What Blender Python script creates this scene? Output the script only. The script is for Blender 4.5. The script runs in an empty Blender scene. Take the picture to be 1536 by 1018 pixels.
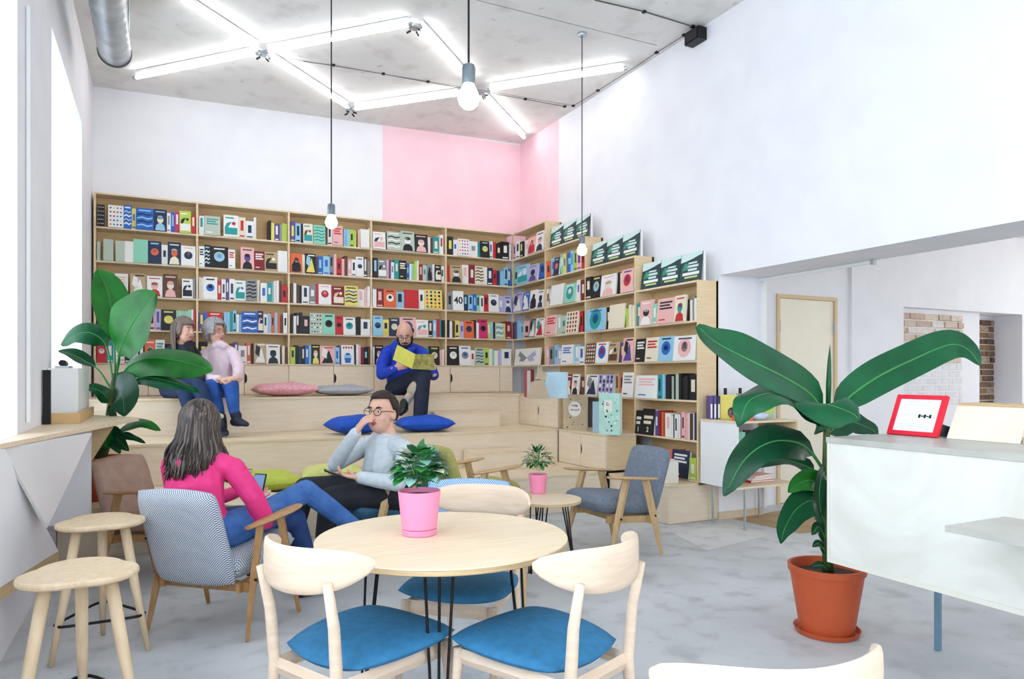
import bpy, math, random
from mathutils import Vector, Matrix, Euler
from mathutils.bvhtree import BVHTree
random.seed(7)
SC = bpy.context.scene
COL = SC.collection
PI = math.pi
# ------------------------------------------------------------------ camera
EYE = 1.36; FOC = 1064.0; PCX = 768.0; HOR = 564.0
TH = math.atan2(528, 1064); CT, ST = math.cos(TH), math.sin(TH)
cam = bpy.data.cameras.new('camera'); camo = bpy.data.objects.new('camera', cam); COL.objects.link(camo)
cam.sensor_fit = 'HORIZONTAL'; cam.sensor_width = 36.0; cam.lens = 36.0*FOC/1536.0
cam.shift_y = (HOR-509.0)/1536.0; cam.clip_start = 0.05
camo.location = (0, 0, EYE); camo.rotation_euler = (PI/2, 0, -TH)
SC.camera = camo
# ------------------------------------------------------------------ world, daylight and added fill lamps
SC.view_settings.view_transform = 'Standard'; SC.view_settings.look = 'None'
SC.view_settings.gamma = 1.0; SC.view_settings.exposure = 0.15
SC.view_settings.use_curve_mapping = False
wd = bpy.data.worlds.new('World'); SC.world = wd; wd.use_nodes = True
bg = wd.node_tree.nodes['Background']; bg.inputs[0].default_value = (0.92, 0.96, 1.0, 1); bg.inputs[1].default_value = 1.0
def area(name, loc, rot, sx, sy, power, col=(1, 1, 1)):
    l = bpy.data.lights.new(name, 'AREA'); l.shape = 'RECTANGLE'; l.size = sx; l.size_y = sy
    l.energy = power; l.color = col
    o = bpy.data.objects.new(name, l); COL.objects.link(o); o.location = loc; o.rotation_euler = rot
    return o
FILL_WHITE = (1.0, 0.99, 0.985)
for yc, wy, pw in ((0.7, 2.2, 190), (3.45, 2.2, 75), (6.94, 2.1, 75)):                 # daylight at two street windows; the first lamp is unseen added fill
    area('window_and_fill_light', (-1.55, yc, 2.3), (0, -PI/2, 0), 3.0, wy, pw, (.90, .95, 1.0))
area('added_front_fill', (2.2, -3.0, 2.2), (PI/2, 0, 0), 4.4, 3.4, 250, FILL_WHITE)  # unseen fill lamp added behind the camera
area('added_side_fill', (11.9, 2.0, 1.9), (0, PI/2, 0), 2.0, 5.0, 95, FILL_WHITE)  # unseen lamp added to brighten the side room
# ------------------------------------------------------------------ pixels to room points
def ray(px, py):
    a = (px-PCX)/FOC; b = -(py-HOR)/FOC
    return Vector((CT*a+ST, -ST*a+CT, b))
O0 = Vector((0, 0, EYE))
def at_d(px, py, d): return O0+ray(px, py)*d
def at_z(px, py, z):
    r = ray(px, py); return O0+r*((z-EYE)/r.z)
def at_x(px, py, x):
    r = ray(px, py); return O0+r*(x/r.x)
def at_y(px, py, y):
    r = ray(px, py); return O0+r*(y/r.y)
# ------------------------------------------------------------------ materials
def s2l(c): return c/12.92 if c <= .04045 else ((c+.055)/1.055)**2.4
def hexc(h):
    h = h.lstrip('#'); return tuple(s2l(int(h[i:i+2], 16)/255) for i in (0, 2, 4))+(1,)
MATS = {}
def mat(name, hx, rough=.55, hx2=None, scale=8, detail=4, bump=0, metal=0, emit=0, stretch=None, spec=.4, dist=0):
    if name in MATS: return MATS[name]
    m = bpy.data.materials.new(name); m.use_nodes = True; nt = m.node_tree
    b = nt.nodes['Principled BSDF']
    b.inputs['Base Color'].default_value = hexc(hx); b.inputs['Roughness'].default_value = rough
    b.inputs['Metallic'].default_value = metal; b.inputs['Specular IOR Level'].default_value = spec
    if emit:
        b.inputs['Emission Color'].default_value = hexc(hx); b.inputs['Emission Strength'].default_value = emit
    if hx2 or bump:
        tc = nt.nodes.new('ShaderNodeTexCoord'); mp = nt.nodes.new('ShaderNodeMapping')
        nt.links.new(tc.outputs['Object'], mp.inputs[0])
        if stretch: mp.inputs['Scale'].default_value = stretch
        nz = nt.nodes.new('ShaderNodeTexNoise'); nz.inputs['Scale'].default_value = scale
        nz.inputs['Detail'].default_value = detail; nz.inputs['Distortion'].default_value = dist
        nt.links.new(mp.outputs[0], nz.inputs['Vector'])
        if hx2:
            rp = nt.nodes.new('ShaderNodeValToRGB'); rp.color_ramp.elements[0].position = .32; rp.color_ramp.elements[1].position = .68
            rp.color_ramp.elements[0].color = hexc(hx); rp.color_ramp.elements[1].color = hexc(hx2)
            nt.links.new(nz.outputs['Fac'], rp.inputs[0]); nt.links.new(rp.outputs[0], b.inputs['Base Color'])
        if bump:
            bm = nt.nodes.new('ShaderNodeBump'); bm.inputs['Strength'].default_value = bump; bm.inputs['Distance'].default_value = .01
            nt.links.new(nz.outputs['Fac'], bm.inputs['Height']); nt.links.new(bm.outputs[0], b.inputs['Normal'])
    MATS[name] = m; return m
def concrete(name, base, dark, light, sc, speck):
    m = mat(name, base, .7); nt = m.node_tree; b = nt.nodes['Principled BSDF']
    tc = nt.nodes.new('ShaderNodeTexCoord')
    def noise(s, d):
        n = nt.nodes.new('ShaderNodeTexNoise'); n.inputs['Scale'].default_value = s; n.inputs['Detail'].default_value = d
        nt.links.new(tc.outputs['Object'], n.inputs['Vector']); return n
    def mix(fac, c1, c2):
        x = nt.nodes.new('ShaderNodeMix'); x.data_type = 'RGBA'
        nt.links.new(fac, x.inputs['Factor'])
        for i, c in ((6, c1), (7, c2)):
            if isinstance(c, str): x.inputs[i].default_value = hexc(c)
            else: nt.links.new(c, x.inputs[i])
        return x.outputs[2]
    def ramp(src, p0, p1):
        r = nt.nodes.new('ShaderNodeValToRGB'); r.color_ramp.elements[0].position = p0; r.color_ramp.elements[1].position = p1
        nt.links.new(src, r.inputs[0]); return r.outputs[0]
    c = mix(ramp(noise(sc, 8).outputs['Fac'], .35, .65), base, light)
    c = mix(ramp(noise(sc*3.1, 10).outputs['Fac'], .52, .75), c, dark)
    c = mix(ramp(noise(speck, 2).outputs['Fac'], .70, .74), c, dark)
    nt.links.new(c, b.inputs['Base Color'])
    bp = nt.nodes.new('ShaderNodeBump'); bp.inputs['Strength'].default_value = .12; bp.inputs['Distance'].default_value = .01
    nt.links.new(noise(sc*6, 6).outputs['Fac'], bp.inputs['Height']); nt.links.new(bp.outputs[0], b.inputs['Normal'])
    return m
M_WALL = mat('white_plaster', '#f1f0f2', .8, '#eceaee', 3)
M_PINK = mat('pink_paint', '#f9cfd8', .8, '#fbd6dd', 3)
M_CEIL = concrete('ceiling_concrete', '#e0deda', '#cecbc6', '#e8e6e3', 1.1, 9)
M_FLOOR = concrete('floor_concrete', '#c0c2c3', '#abadae', '#d2d4d5', 1.6, 26)
M_FLOOR.node_tree.nodes['Principled BSDF'].inputs['Roughness'].default_value = .5
M_PATCH = concrete('floor_screed_patch', '#d0cfcb', '#bdbbb6', '#dcdbd8', 2.0, 30)
M_PLY = mat('birch_plywood', '#e9d0a8', .5, '#e0c398', 5, 5, stretch=(1, 1, 14), dist=.6)
M_PLYX = mat('birch_plywood_top', '#ecd9bb', .45, '#e3cba8', 5, 5, stretch=(1, 10, 1), dist=.6)
M_PLYB = mat('plywood_back_panel', '#e0bd8b', .55, '#d7b07c', 4, 5, stretch=(1, 1, 8))
M_EDGE = mat('plywood_edge', '#d3b88f', .6, '#b99a6c', 60, 2, stretch=(.1, .1, 6))
M_CAB = mat('pale_plywood_door', '#efdfc8', .5, '#e8d4b9', 4, 4, stretch=(1, 1, 9), dist=.4)
M_CNT = mat('whitewashed_plywood', '#dfdcd3', .5, '#d2cec3', 2.2, 5, dist=2.5)
M_CTOP = mat('counter_top_grey', '#b9b5ac', .35, '#aaa69d', 6, 4)
M_OAK = mat('light_beech', '#e3cbaa', .45, '#d9bd98', 7, 5, stretch=(6, 6, 1))
M_BEECH = mat('pale_bent_beech', '#e4cdb6', .42, '#dabfa5', 9, 5, stretch=(1, 1, 7))
M_WAL = mat('oiled_oak_frame', '#b98d5c', .4, '#a2774a', 10, 5, stretch=(4, 4, 1))
M_OAKP = mat('pale_oak_frame', '#cdac7d', .4, '#bd9a6a', 10, 5, stretch=(4, 4, 1))
M_BLK = mat('black_metal', '#111213', .4, metal=.3)
M_DARK = mat('dark_notch', '#1a1612', .8)
M_STEEL = mat('brushed_steel', '#b8c0c4', .3, metal=.9)
M_GALV = mat('galvanised_steel', '#c9cdcf', .38, '#a9aeb1', 6, 3, metal=.7)
M_WHITE = mat('white_paint', '#eeeeec', .5)
M_PAPER = mat('book_pages', '#efe9dc', .8)
def glassy(name, hx, tr=.85):
    m = bpy.data.materials.new(name); m.use_nodes = True; nt = m.node_tree; nt.nodes.clear()
    o = nt.nodes.new('ShaderNodeOutputMaterial'); mx = nt.nodes.new('ShaderNodeMixShader'); mx.inputs[0].default_value = 1-tr
    t = nt.nodes.new('ShaderNodeBsdfTransparent'); t.inputs[0].default_value = hexc(hx)
    g = nt.nodes.new('ShaderNodeBsdfGlossy'); g.inputs['Roughness'].default_value = .05
    nt.links.new(t.outputs[0], mx.inputs[1]); nt.links.new(g.outputs[0], mx.inputs[2]); nt.links.new(mx.outputs[0], o.inputs[0])
    MATS[name] = m; return m
M_GLASS = glassy('window_glass', '#f4faff', .9)
def em(name, hx, s):
    return mat(name, hx, .5, emit=s)
# ------------------------------------------------------------------ mesh builder
def frame_of(d, up=Vector((0, 0, 1))):
    d = d.normalized()
    if abs(d.dot(up)) > .98: up = Vector((0, 1, 0))
    a = d.cross(up).normalized(); return a, a.cross(d).normalized()
class MB:
    def __init__(s): s.v = []; s.f = []; s.m = []; s.mi = 0
    def add(s, vs, fs):
        n = len(s.v); s.v += [Vector(q) for q in vs]
        for q in fs: s.f.append([n+i for i in q]); s.m.append(s.mi)
        return s
    def box(s, x0, x1, y0, y1, z0, z1, M=None):
        vs = [Vector((x, y, z)) for z in (z0, z1) for y in (y0, y1) for x in (x0, x1)]
        if M: vs = [M @ q for q in vs]
        return s.add(vs, [(0, 2, 3, 1), (4, 5, 7, 6), (0, 1, 5, 4), (2, 6, 7, 3), (0, 4, 6, 2), (1, 3, 7, 5)])
    def prism(s, poly, axis, thick):           # poly: 3D points of one face, thick: vector
        t = Vector(thick); n = len(poly); vs = [Vector(p) for p in poly]; vs += [p+t for p in vs]
        return s.add(vs, [tuple(reversed(range(n))), tuple(range(n, 2*n))]+[(i, (i+1) % n, n+(i+1) % n, n+i) for i in range(n)])
    def rings(s, rings, cap=True, closed=False):
        n = len(rings[0]); vs = [q for r in rings for q in r]; fs = []
        k = len(rings)
        for i in range(k if closed else k-1):
            for j in range(n):
                a = i*n+j; b = i*n+(j+1) % n; c = ((i+1) % k)*n+(j+1) % n; d = ((i+1) % k)*n+j
                fs.append((a, b, c, d))
        if cap and not closed:
            fs.append(tuple(reversed(range(n)))); fs.append(tuple((k-1)*n+j for j in range(n)))
        return s.add(vs, fs)
    def tube(s, pts, r, n=8, ry=None, lat=None, round_ends=False):
        pts = [Vector(p) for p in pts]; k = len(pts)
        rs = r if isinstance(r, (list, tuple)) else [r]*k
        rys = rs if ry is None else (ry if isinstance(ry, (list, tuple)) else [ry]*k)
        rg = []; pa = None
        tang = []
        for i in range(k):
            d = (pts[min(i+1, k-1)]-pts[max(i-1, 0)])
            tang.append(d.normalized() if d.length > 1e-9 else Vector((0, 0, 1)))
        for i in range(k):
            d = tang[i]
            if lat is not None:
                a = Vector(lat); a = (a-d*a.dot(d)).normalized(); b = a.cross(d).normalized()
            elif pa is None: a, b = frame_of(d)
            else: a = (pa-d*pa.dot(d)).normalized(); b = a.cross(d).normalized()
            pa = a
            if round_ends and i == 0:
                for t in (80, 55, 28):
                    q = math.radians(t); c = pts[i]-d*rs[i]*math.sin(q)
                    rg.append([c+a*(math.cos(q)*rs[i]*math.cos(2*PI*j/n))+b*(math.cos(q)*rys[i]*math.sin(2*PI*j/n)) for j in range(n)])
            rg.append([pts[i]+a*(rs[i]*math.cos(2*PI*j/n))+b*(rys[i]*math.sin(2*PI*j/n)) for j in range(n)])
            if round_ends and i == k-1:
                for t in (28, 55, 80):
                    q = math.radians(t); c = pts[i]+d*rs[i]*math.sin(q)
                    rg.append([c+a*(math.cos(q)*rs[i]*math.cos(2*PI*j/n))+b*(math.cos(q)*rys[i]*math.sin(2*PI*j/n)) for j in range(n)])
        return s.rings(rg)
    def lathe(s, prof, c=(0, 0, 0), n=24):     # prof: (r, z) pairs
        c = Vector(c)
        return s.rings([[c+Vector((r*math.cos(2*PI*j/n), r*math.sin(2*PI*j/n), z)) for j in range(n)] for r, z in prof])
    def ell(s, c, r, M=None, n=14, k=9):
        c = Vector(c); rg = []
        for i in range(k):
            t = PI*(i+.35)/(k-.3); 
            ring = []
            for j in range(n):
                p = Vector((r[0]*math.sin(t)*math.cos(2*PI*j/n), r[1]*math.sin(t)*math.sin(2*PI*j/n), -r[2]*math.cos(t)))
                ring.append(c+(M @ p if M else p))
            rg.append(ring)
        return s.rings(rg)
    def build(s, name, mats, parent=None, smooth=False, world=True, auto=None):
        off = Vector((0, 0, 0))
        if parent is not None and world: off = Vector(parent.location); 
        if parent is not None and world and parent.parent is not None: off = off+Vector(parent.parent.location)
        me = bpy.data.meshes.new(name); me.from_pydata([tuple(q-off) for q in s.v], [], s.f)
        ms = mats if isinstance(mats, (list, tuple)) else [mats]
        for q in ms: me.materials.append(q)
        if len(ms) > 1: me.polygons.foreach_set('material_index', s.m)
        if smooth: me.shade_smooth()
        if auto: me.set_sharp_from_angle(angle=math.radians(auto))
        o = bpy.data.objects.new(name, me); COL.objects.link(o)
        if parent is not None: o.parent = parent
        return o
def tag(o, label, cat, group=None):
    o['label'] = label; o['category'] = cat
    if group: o['group'] = group
    return o
def thing(name, loc, label, cat, group=None, rz=0):
    o = bpy.data.objects.new(name, None); o.empty_display_size = .1; COL.objects.link(o)
    o.location = loc; o.rotation_euler = (0, 0, rz); return tag(o, label, cat, group)
def struct(o): o['kind'] = 'structure'; return o
def copy_tree(o, parent=None):
    c = o.copy(); COL.objects.link(c)
    if parent is not None: c.parent = parent
    for ch in list(o.children): copy_tree(ch, c)
    return c
def bez(p0, p1, p2, p3=None, n=10):
    out = []
    for i in range(n+1):
        t = i/n
        if p3 is None: q = Vector(p0)*(1-t)**2+Vector(p1)*2*t*(1-t)+Vector(p2)*t*t
        else: q = Vector(p0)*(1-t)**3+Vector(p1)*3*t*(1-t)**2+Vector(p2)*3*t*t*(1-t)+Vector(p3)*t**3
        out.append(q)
    return out
def spline(pts, n=6):                          # Catmull-Rom through points
    P = [Vector(p) for p in pts]; P = [P[0]*2-P[1]]+P+[P[-1]*2-P[-2]]; out = []
    for i in range(1, len(P)-2):
        for k in range(n):
            t = k/n
            out.append(.5*((2*P[i])+(P[i+1]-P[i-1])*t+(2*P[i-1]-5*P[i]+4*P[i+1]-P[i+2])*t*t+(3*P[i]-P[i-1]-3*P[i+1]+P[i+2])*t**3))
    out.append(P[-2]); return out
def text_mesh(name, txt, size, m, parent, M, ext=.0008):
    cu = bpy.data.curves.new(name, 'FONT'); cu.body = txt; cu.size = size; cu.align_x = 'CENTER'; cu.align_y = 'CENTER'; cu.extrude = ext; cu.offset = size*.02
    t = bpy.data.objects.new('tmp', cu); COL.objects.link(t)
    me = bpy.data.meshes.new_from_object(t); bpy.data.objects.remove(t); me.materials.clear(); me.materials.append(m); me.name = name
    me.transform(M)
    o = bpy.data.objects.new(name, me); COL.objects.link(o); o.parent = parent
    return o
# ------------------------------------------------------------------ room dimensions
XL, XR, YB, YF = -.68, 4.76, 9.30, -2.6        # left wall, right wall, back wall, unseen front wall behind the camera
XS, YS = 4.51, 9.05                            # front planes of the bookcases
L0, PIT = .378, .377
LV = [L0+PIT*i for i in range(9)]
def ceil_z(x): return 4.64+(x-XL)/(XR-XL)*.14
# ================================================================== SHELL
fl = struct(MB().box(-2.2, 12.2, YF-.6, YB+.3, -.2, 0).build('floor', M_FLOOR))
# screed patch and timber threshold let into the concrete
pp = [at_z(*q, 0) for q in ((1010, 800), (1090, 786), (1165, 800), (1060, 826))]
MB().prism([(p.x, p.y, .0006) for p in pp], 2, (0, 0, .0012)).build('floor_patch', M_PATCH, fl)
q = [at_z(*q, 0) for q in ((1100, 778), (1180, 764), (1300, 790), (1200, 800))]
MB().prism([(p.x, p.y, .0006) for p in q], 2, (0, 0, .0012)).build('timber_threshold', mat('worn_timber', '#b99b74', .6, '#a5875f', 6, 4), fl)
cl = MB(); a, b = ceil_z(XL-.9), ceil_z(12.0)
x0, x1 = XL-.9, XR+.4
cl.prism([(x0, YF-.4, ceil_z(x0)), (x1, YF-.4, ceil_z(x1)), (x1, YB+.3, ceil_z(x1)), (x0, YB+.3, ceil_z(x0))], 2, (0, 0, .25))
ceilo = struct(cl.build('ceiling', M_CEIL))
def on_ceil(px, py, drop=0.0):
    r = ray(px, py); z = 4.7
    for _ in range(6):
        p = O0+r*((z-EYE)/r.z); z = ceil_z(p.x)-drop
    return O0+r*((z-EYE)/r.z)
# slab joints of the concrete ceiling, drawn as thin grey lines
for p0, p1 in (((715, 0), (985, 68)), ((400, 82), (860, 158))):
    A, B = on_ceil(*p0), on_ceil(*p1)
    MB().tube([A, B], .004, 4).build('slab_joint', mat('joint_grey', '#8a8782', .9), ceilo)
# back wall, with the pink corner painted as separate skins
wb = struct(MB().box(XL-.9, XR+.6, YB, YB+.3, 0, 5.0).build('wall_back', M_WALL))
MB().box(2.677, XR-.001, YB-.004, YB-.0005, 3.3, ceil_z(3.5)-.002).build('pink_paint_field', M_PINK, wb)
# right wall: solid part beside the shelves, lintel over the wide opening
OPY, LIN, X2 = 5.166, 2.32, 5.31
wr = struct(MB().box(XR, X2, OPY, YB, 0, 5.0).build('wall_right', M_WALL))
MB().box(XR, X2, YF, OPY, LIN, 5.0).build('lintel', M_WALL, wr)
MB().box(XR, X2, YF, -1.6, 0, LIN).build('pier', M_WALL, wr)
MB().box(XR-.004, XR-.0005, 8.19, YB-.005, 3.0, ceil_z(XR)-.002).build('pink_paint_field', M_PINK, wr)
struct(MB().box(XR-.012, X2+.01, OPY-.014, OPY-.001, 0, .07).build('baseboard_right', mat('pale_skirting', '#d8c4a8', .5)))
struct(MB().box(XR-.014, XR-.001, OPY, OPY+.03, 0, .07).build('trim_1', mat('pale_skirting', '#d8c4a8', .5)))
# left wall: two deep window recesses, plus an unseen one added for light
TK = .75
wl = MB()
wins = [(-.6, 1.9), (2.35, 4.55), (5.88, 8.02)]; WZ0, WZ1 = 1.0, 3.81
ys = [YF]+[v for w in wins for v in w]+[YB]
for i in range(0, len(ys), 2): wl.box(XL-TK, XL, ys[i], ys[i+1], 0, 5.0)
for a, b in wins:
    wl.box(XL-TK, XL, a, b, 0, WZ0); wl.box(XL-TK, XL, a, b, WZ1, 5.0)
wlo = struct(wl.build('wall_left', M_WALL))
for i, (a, b) in enumerate(wins):
    w = thing('window_%d' % (i+1), (XL-TK+.1, (a+b)/2, WZ0), 'tall white framed window in a deep recess of the left wall', 'window'); struct(w)
    for k in list(w.keys()):
        if k in ('label', 'category'): del w[k]
    fx0, fx1 = XL-TK+.04, XL-TK+.12
    f = MB()
    for ya, yb in ((a, a+.08), (b-.08, b), ((a+b)/2-.04, (a+b)/2+.04)): f.box(fx0, fx1, ya, yb, WZ0+.001, WZ1-.001)
    for za, zb in ((WZ0+.001, WZ0+.08), (WZ1-.08, WZ1-.001), (3.0, 3.07)): f.box(fx0, fx1, a, b, za, zb)
    f.build('window_frame', M_WHITE, w)
    for ya, yb in ((a+.08, (a+b)/2-.04), ((a+b)/2+.04, b-.08)):
        for za, zb in ((WZ0+.08, 3.0), (3.07, WZ1-.08)):
            MB().box(fx0+.03, fx0+.036, ya, yb, za, zb).build('pane', M_GLASS, w)
# unseen wall behind the camera, its glazing added to let light in
wf = MB(); wf.box(XL-TK, .0, YF-.3, YF, 0, 5); wf.box(4.4, 12.2, YF-.3, YF, 0, 5); wf.box(0, 4.4, YF-.3, YF, 0, .4); wf.box(0, 4.4, YF-.3, YF, 3.9, 5)
struct(wf.build('wall_front', M_WALL))
w = bpy.data.objects.new('window_4', None); COL.objects.link(w); w.location = (2.2, YF, .4); struct(w)
f = MB()
for xa, xb in ((0, .08), (4.32, 4.4), (1.42, 1.5), (2.9, 2.98)): f.box(xa, xb, YF-.2, YF-.1, .4, 3.9)
for za, zb in ((.4, .5), (3.8, 3.9)): f.box(.08, 4.32, YF-.2, YF-.1, za, zb)
f.build('window_frame', M_WHITE, w)
for xa, xb in ((.08, 1.42), (1.5, 2.9), (2.98, 4.32)): MB().box(xa, xb, YF-.16, YF-.154, .5, 3.8).build('pane', M_GLASS, w)
# side room beyond the opening
Y2 = 5.5
NX0, NX1, NZ = 7.9, 10.34, 2.185
w2 = MB(); w2.box(X2, 5.86, Y2, Y2+.5, 0, 3.4); w2.box(5.86, 6.78, Y2, Y2+.5, 2.235, 3.4); w2.box(6.78, 7.0, Y2, Y2+.5, 0, 3.4)
w2.box(7.0, NX0, Y2-.03, Y2+.5, 0, 3.4); w2.box(NX0, NX1, Y2-.03, Y2+.5, NZ, 3.4); w2.box(NX1, 12.0, Y2-.03, Y2+.5, 0, 3.4)
w2.box(NX0, 9.25, Y2+.1, Y2+.5, 0, NZ); w2.box(9.25, NX1, Y2+.34, Y2+.5, 0, NZ)
w2o = struct(w2.build('wall_side_room', M_WALL))
struct(MB().box(X2, 12.0, YF, Y2+.5, 3.2, 3.45).build('ceiling_side_room', M_WHITE))
w3 = MB(); w3.box(11.6, 11.8, YF, Y2+.5, 0, .9); w3.box(11.6, 11.8, YF, Y2+.5, 2.9, 3.4); w3.box(11.6, 11.8, YF, -.6, .9, 2.9); w3.box(11.6, 11.8, 4.6, Y2+.5, .9, 2.9)  # unseen far wall, its opening added to let the fill lamp in
struct(w3.build('wall_side_room_far', M_WALL))
struct(MB().box(X2-.002, X2+.03, OPY-.035, OPY+.001, .07, LIN).build('trim_2', M_WHITE))
# exposed bricks in the niche: each brick its own piece
BR = [mat('brick_tone_%d' % i, h, .85, h2, 14, 5, bump=.6) for i, (h, h2) in enumerate((('#d8c7b6', '#c9b4a0'), ('#cfbba9', '#e2d7ca'), ('#c0a592', '#d5c6b6'), ('#e6dfd8', '#d6cbc1'), ('#bb9b83', '#d1bca8')))]
BW = mat('whitewashed_brick', '#e9e8ea', .85, '#dcdadd', 14, 5, bump=.6)
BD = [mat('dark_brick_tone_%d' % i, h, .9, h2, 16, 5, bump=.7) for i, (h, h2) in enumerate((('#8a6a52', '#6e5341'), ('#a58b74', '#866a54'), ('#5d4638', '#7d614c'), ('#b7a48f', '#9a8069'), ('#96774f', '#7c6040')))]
rb = random.Random(3)
def bricks(xa, xb, yf, z0, z1, bl, bh, pick):
    r = 0; z = z0
    while z+bh*.6 < z1:
        x = xa+.01-(bl/2 if r % 2 else 0)
        while x < xb-.01:
            ln = bl*rb.uniform(.8, 1.15); p, q = max(x, xa+.004), min(x+ln-.012, xb-.004)
            if q-p > .03:
                mt_ = pick(p, z); o = .005+rb.uniform(0, .004) if mt_ is BW else .012+rb.uniform(0, .022); zt = min(z+bh-.012, z1-.003)
                e = [rb.uniform(-.008, .008) for _ in range(4)]
                MB().add([(p, yf, z), (q, yf, z), (q, yf, zt), (p, yf, zt), (p+.006, yf-o, z+.006+e[0]*.4), (q-.006+e[1], yf-o, z+.005), (q-.006, yf-o+.004, zt-.006+e[2]*.4), (p+.006+e[3], yf-o, zt-.005)],
                    [(0, 3, 2, 1), (4, 5, 6, 7), (0, 1, 5, 4), (1, 2, 6, 5), (2, 3, 7, 6), (3, 0, 4, 7)]).build('brick', mt_, w2o)
            x += ln
        z += bh; r += 1
def pickl(x, z):
    if z < 1.62+.12*math.sin(x*9) and not (z > 1.5 and x < 8.05): return BW
    return BR[rb.randrange(5)]
bricks(NX0, 9.24, Y2+.1, 1.0, NZ, .27, .088, pickl)
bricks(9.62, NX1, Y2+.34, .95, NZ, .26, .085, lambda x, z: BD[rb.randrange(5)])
MB().box(9.25, 9.615, Y2+.101, Y2+.339, 0, NZ-.001).build('niche_pier', M_WALL, w2o)
# door in the side room
d = bpy.data.objects.new('door_1', None); COL.objects.link(d); d.location = (6.32, Y2, 0); struct(d)
f = MB(); f.box(5.861, 5.90, Y2-.02, Y2+.1, .002, 2.234); f.box(6.74, 6.779, Y2-.02, Y2+.1, .002, 2.234); f.box(5.90, 6.74, Y2-.02, Y2+.1, 2.195, 2.234)
f.build('door_frame', mat('door_frame_pine', '#d9bd92', .5), d)
MB().box(5.903, 6.737, Y2+.0, Y2+.045, .01, 2.192).build('door_leaf', mat('cream_door', '#efe6d4', .45, '#eae0cb', 3), d)
for x in (5.9, 6.74):
    for z in (.4, 1.83): MB().tube([(x, Y2-.012, z), (x, Y2-.012, z+.13)], .012, 8).build('hinge', M_STEEL, d)
# slim lamp rail under the lintel
A, B = Vector((X2-.06, OPY-.03, LIN-.02)), at_z(1300, 392, LIN-.02)
r = thing('lamp_rail', A, 'slim white lamp rail fixed under the lintel of the wide opening', 'lamp')
MB().tube([A, (A.x, B.y, A.z)], .016, 8).build('rail', M_WHITE, r)
MB().box(A.x-.02, A.x+.02, B.y-.03, B.y, LIN-.045, LIN-.001).build('end_cap', M_STEEL, r)
# cable and conduit on the left wall pier
c = MB().tube([at_x(42, 10, XL+.012), (XL+.012, at_x(42, 10, XL+.012).y, 1.1)], .012, 8).build('wall_pipe', M_WHITE, None)
tag(c, 'thin white pipe running down the pier between the windows', 'pipe')
# small wall clip
# ------------------------------------------------------------------ cables on the ceiling
M_CAB_ = mat('grey_cable', '#55534f', .6)
def cable(name, pts, label, clips, r=.0035):
    P = [on_ceil(x, y, .012) for x, y in pts]
    t = thing(name, P[0], label, 'cable')
    MB().tube(P, r, 6).build('wire', M_CAB_, t)
    for x, y in clips:
        p = on_ceil(x, y, .012); MB().box(p.x-.016, p.x+.016, p.y-.016, p.y+.016, p.z-.008, p.z+.011).build('clip', M_BLK, t)
cable('ceiling_cable', [(455, 92), (500, 98), (575, 111), (640, 123), (720, 137), (790, 149), (848, 160)], 'long grey cable clipped across the ceiling towards the pink corner', [(500, 98), (575, 111), (642, 123), (788, 149), (847, 160)])
cable('ceiling_cable', [(860, 159), (897, 136), (938, 110), (985, 79), (1026, 53)], 'grey cable following the edge between ceiling and right wall', [(860, 159), (897, 136), (985, 79), (1026, 53)])
cable('ceiling_cable', [(892, 0), (965, 17), (1040, 40)], 'double black cable leading along the ceiling to the black box', [(966, 18), (1039, 40)], .006)
p = at_x(1043, 55, XR-.06)
t = thing('wall_speaker', (p.x, p.y, p.z-.08), 'small black box loudspeaker high on the right wall at the ceiling', 'speaker')
MB().box(p.x-.05, p.x+.055, p.y-.1, p.y+.1, p.z-.06, p.z+.06).build('housing', M_BLK, t)
MB().box(p.x-.056, p.x-.05, p.y-.08, p.y+.08, p.z-.045, p.z+.045).build('grille', mat('dark_grille', '#2b2b2d', .8), t)
MB().box(p.x+.0, p.x+.03, p.y-.02, p.y+.02, p.z+.06, p.z+.16).build('bracket', M_STEEL, t)
# ------------------------------------------------------------------ fluorescent tubes
M_TUBE = em('tube_glow', '#ffffff', 11)
def tube_light(p0, p1, label):
    A, B = on_ceil(*p0, .07), on_ceil(*p1, .07); dv = (B-A).normalized()
    t = thing('fluorescent_tube', A, label, 'light', 'fluorescent tubes in a zigzag on the ceiling')
    MB().tube([A, B], .019, 10).build('glass_tube', M_TUBE, t)
    for e, s in ((A, -1), (B, 1)): MB().tube([e, e+dv*.04*s], .021, 10).build('end_cap', M_STEEL, t)
    up = Vector((0, 0, .036)); lat = dv.cross(Vector((0, 0, 1)))*.022
    q = MB(); q.prism([A+up-lat, B+up-lat, B+up+lat, A+up+lat], 2, (0, 0, .028)); q.build('batten', M_WHITE, t)
TL = [((205, 116), (384, 80), 'glowing tube running from the left corner to the first junction'), ((404, 77), (613, 37), 'glowing tube from the first junction to the second junction'),
      ((270, -2), (386, 72), 'glowing tube entering at the top edge and ending at the first junction'), ((405, 87), (520, 160), 'glowing tube from the first junction down towards the back wall'),
      ((533, 163), (688, 141), 'glowing tube beside the back wall, behind the large bulb'), ((632, 41), (708, 124), 'glowing tube from the second junction to the large bulb'),
      ((736, 134), (935, 103), 'glowing tube reaching to the right wall'), ((728, 146), (786, 206), 'glowing tube pointing into the pink corner')]
for a, b, l in TL: tube_light(a, b, l)
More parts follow.
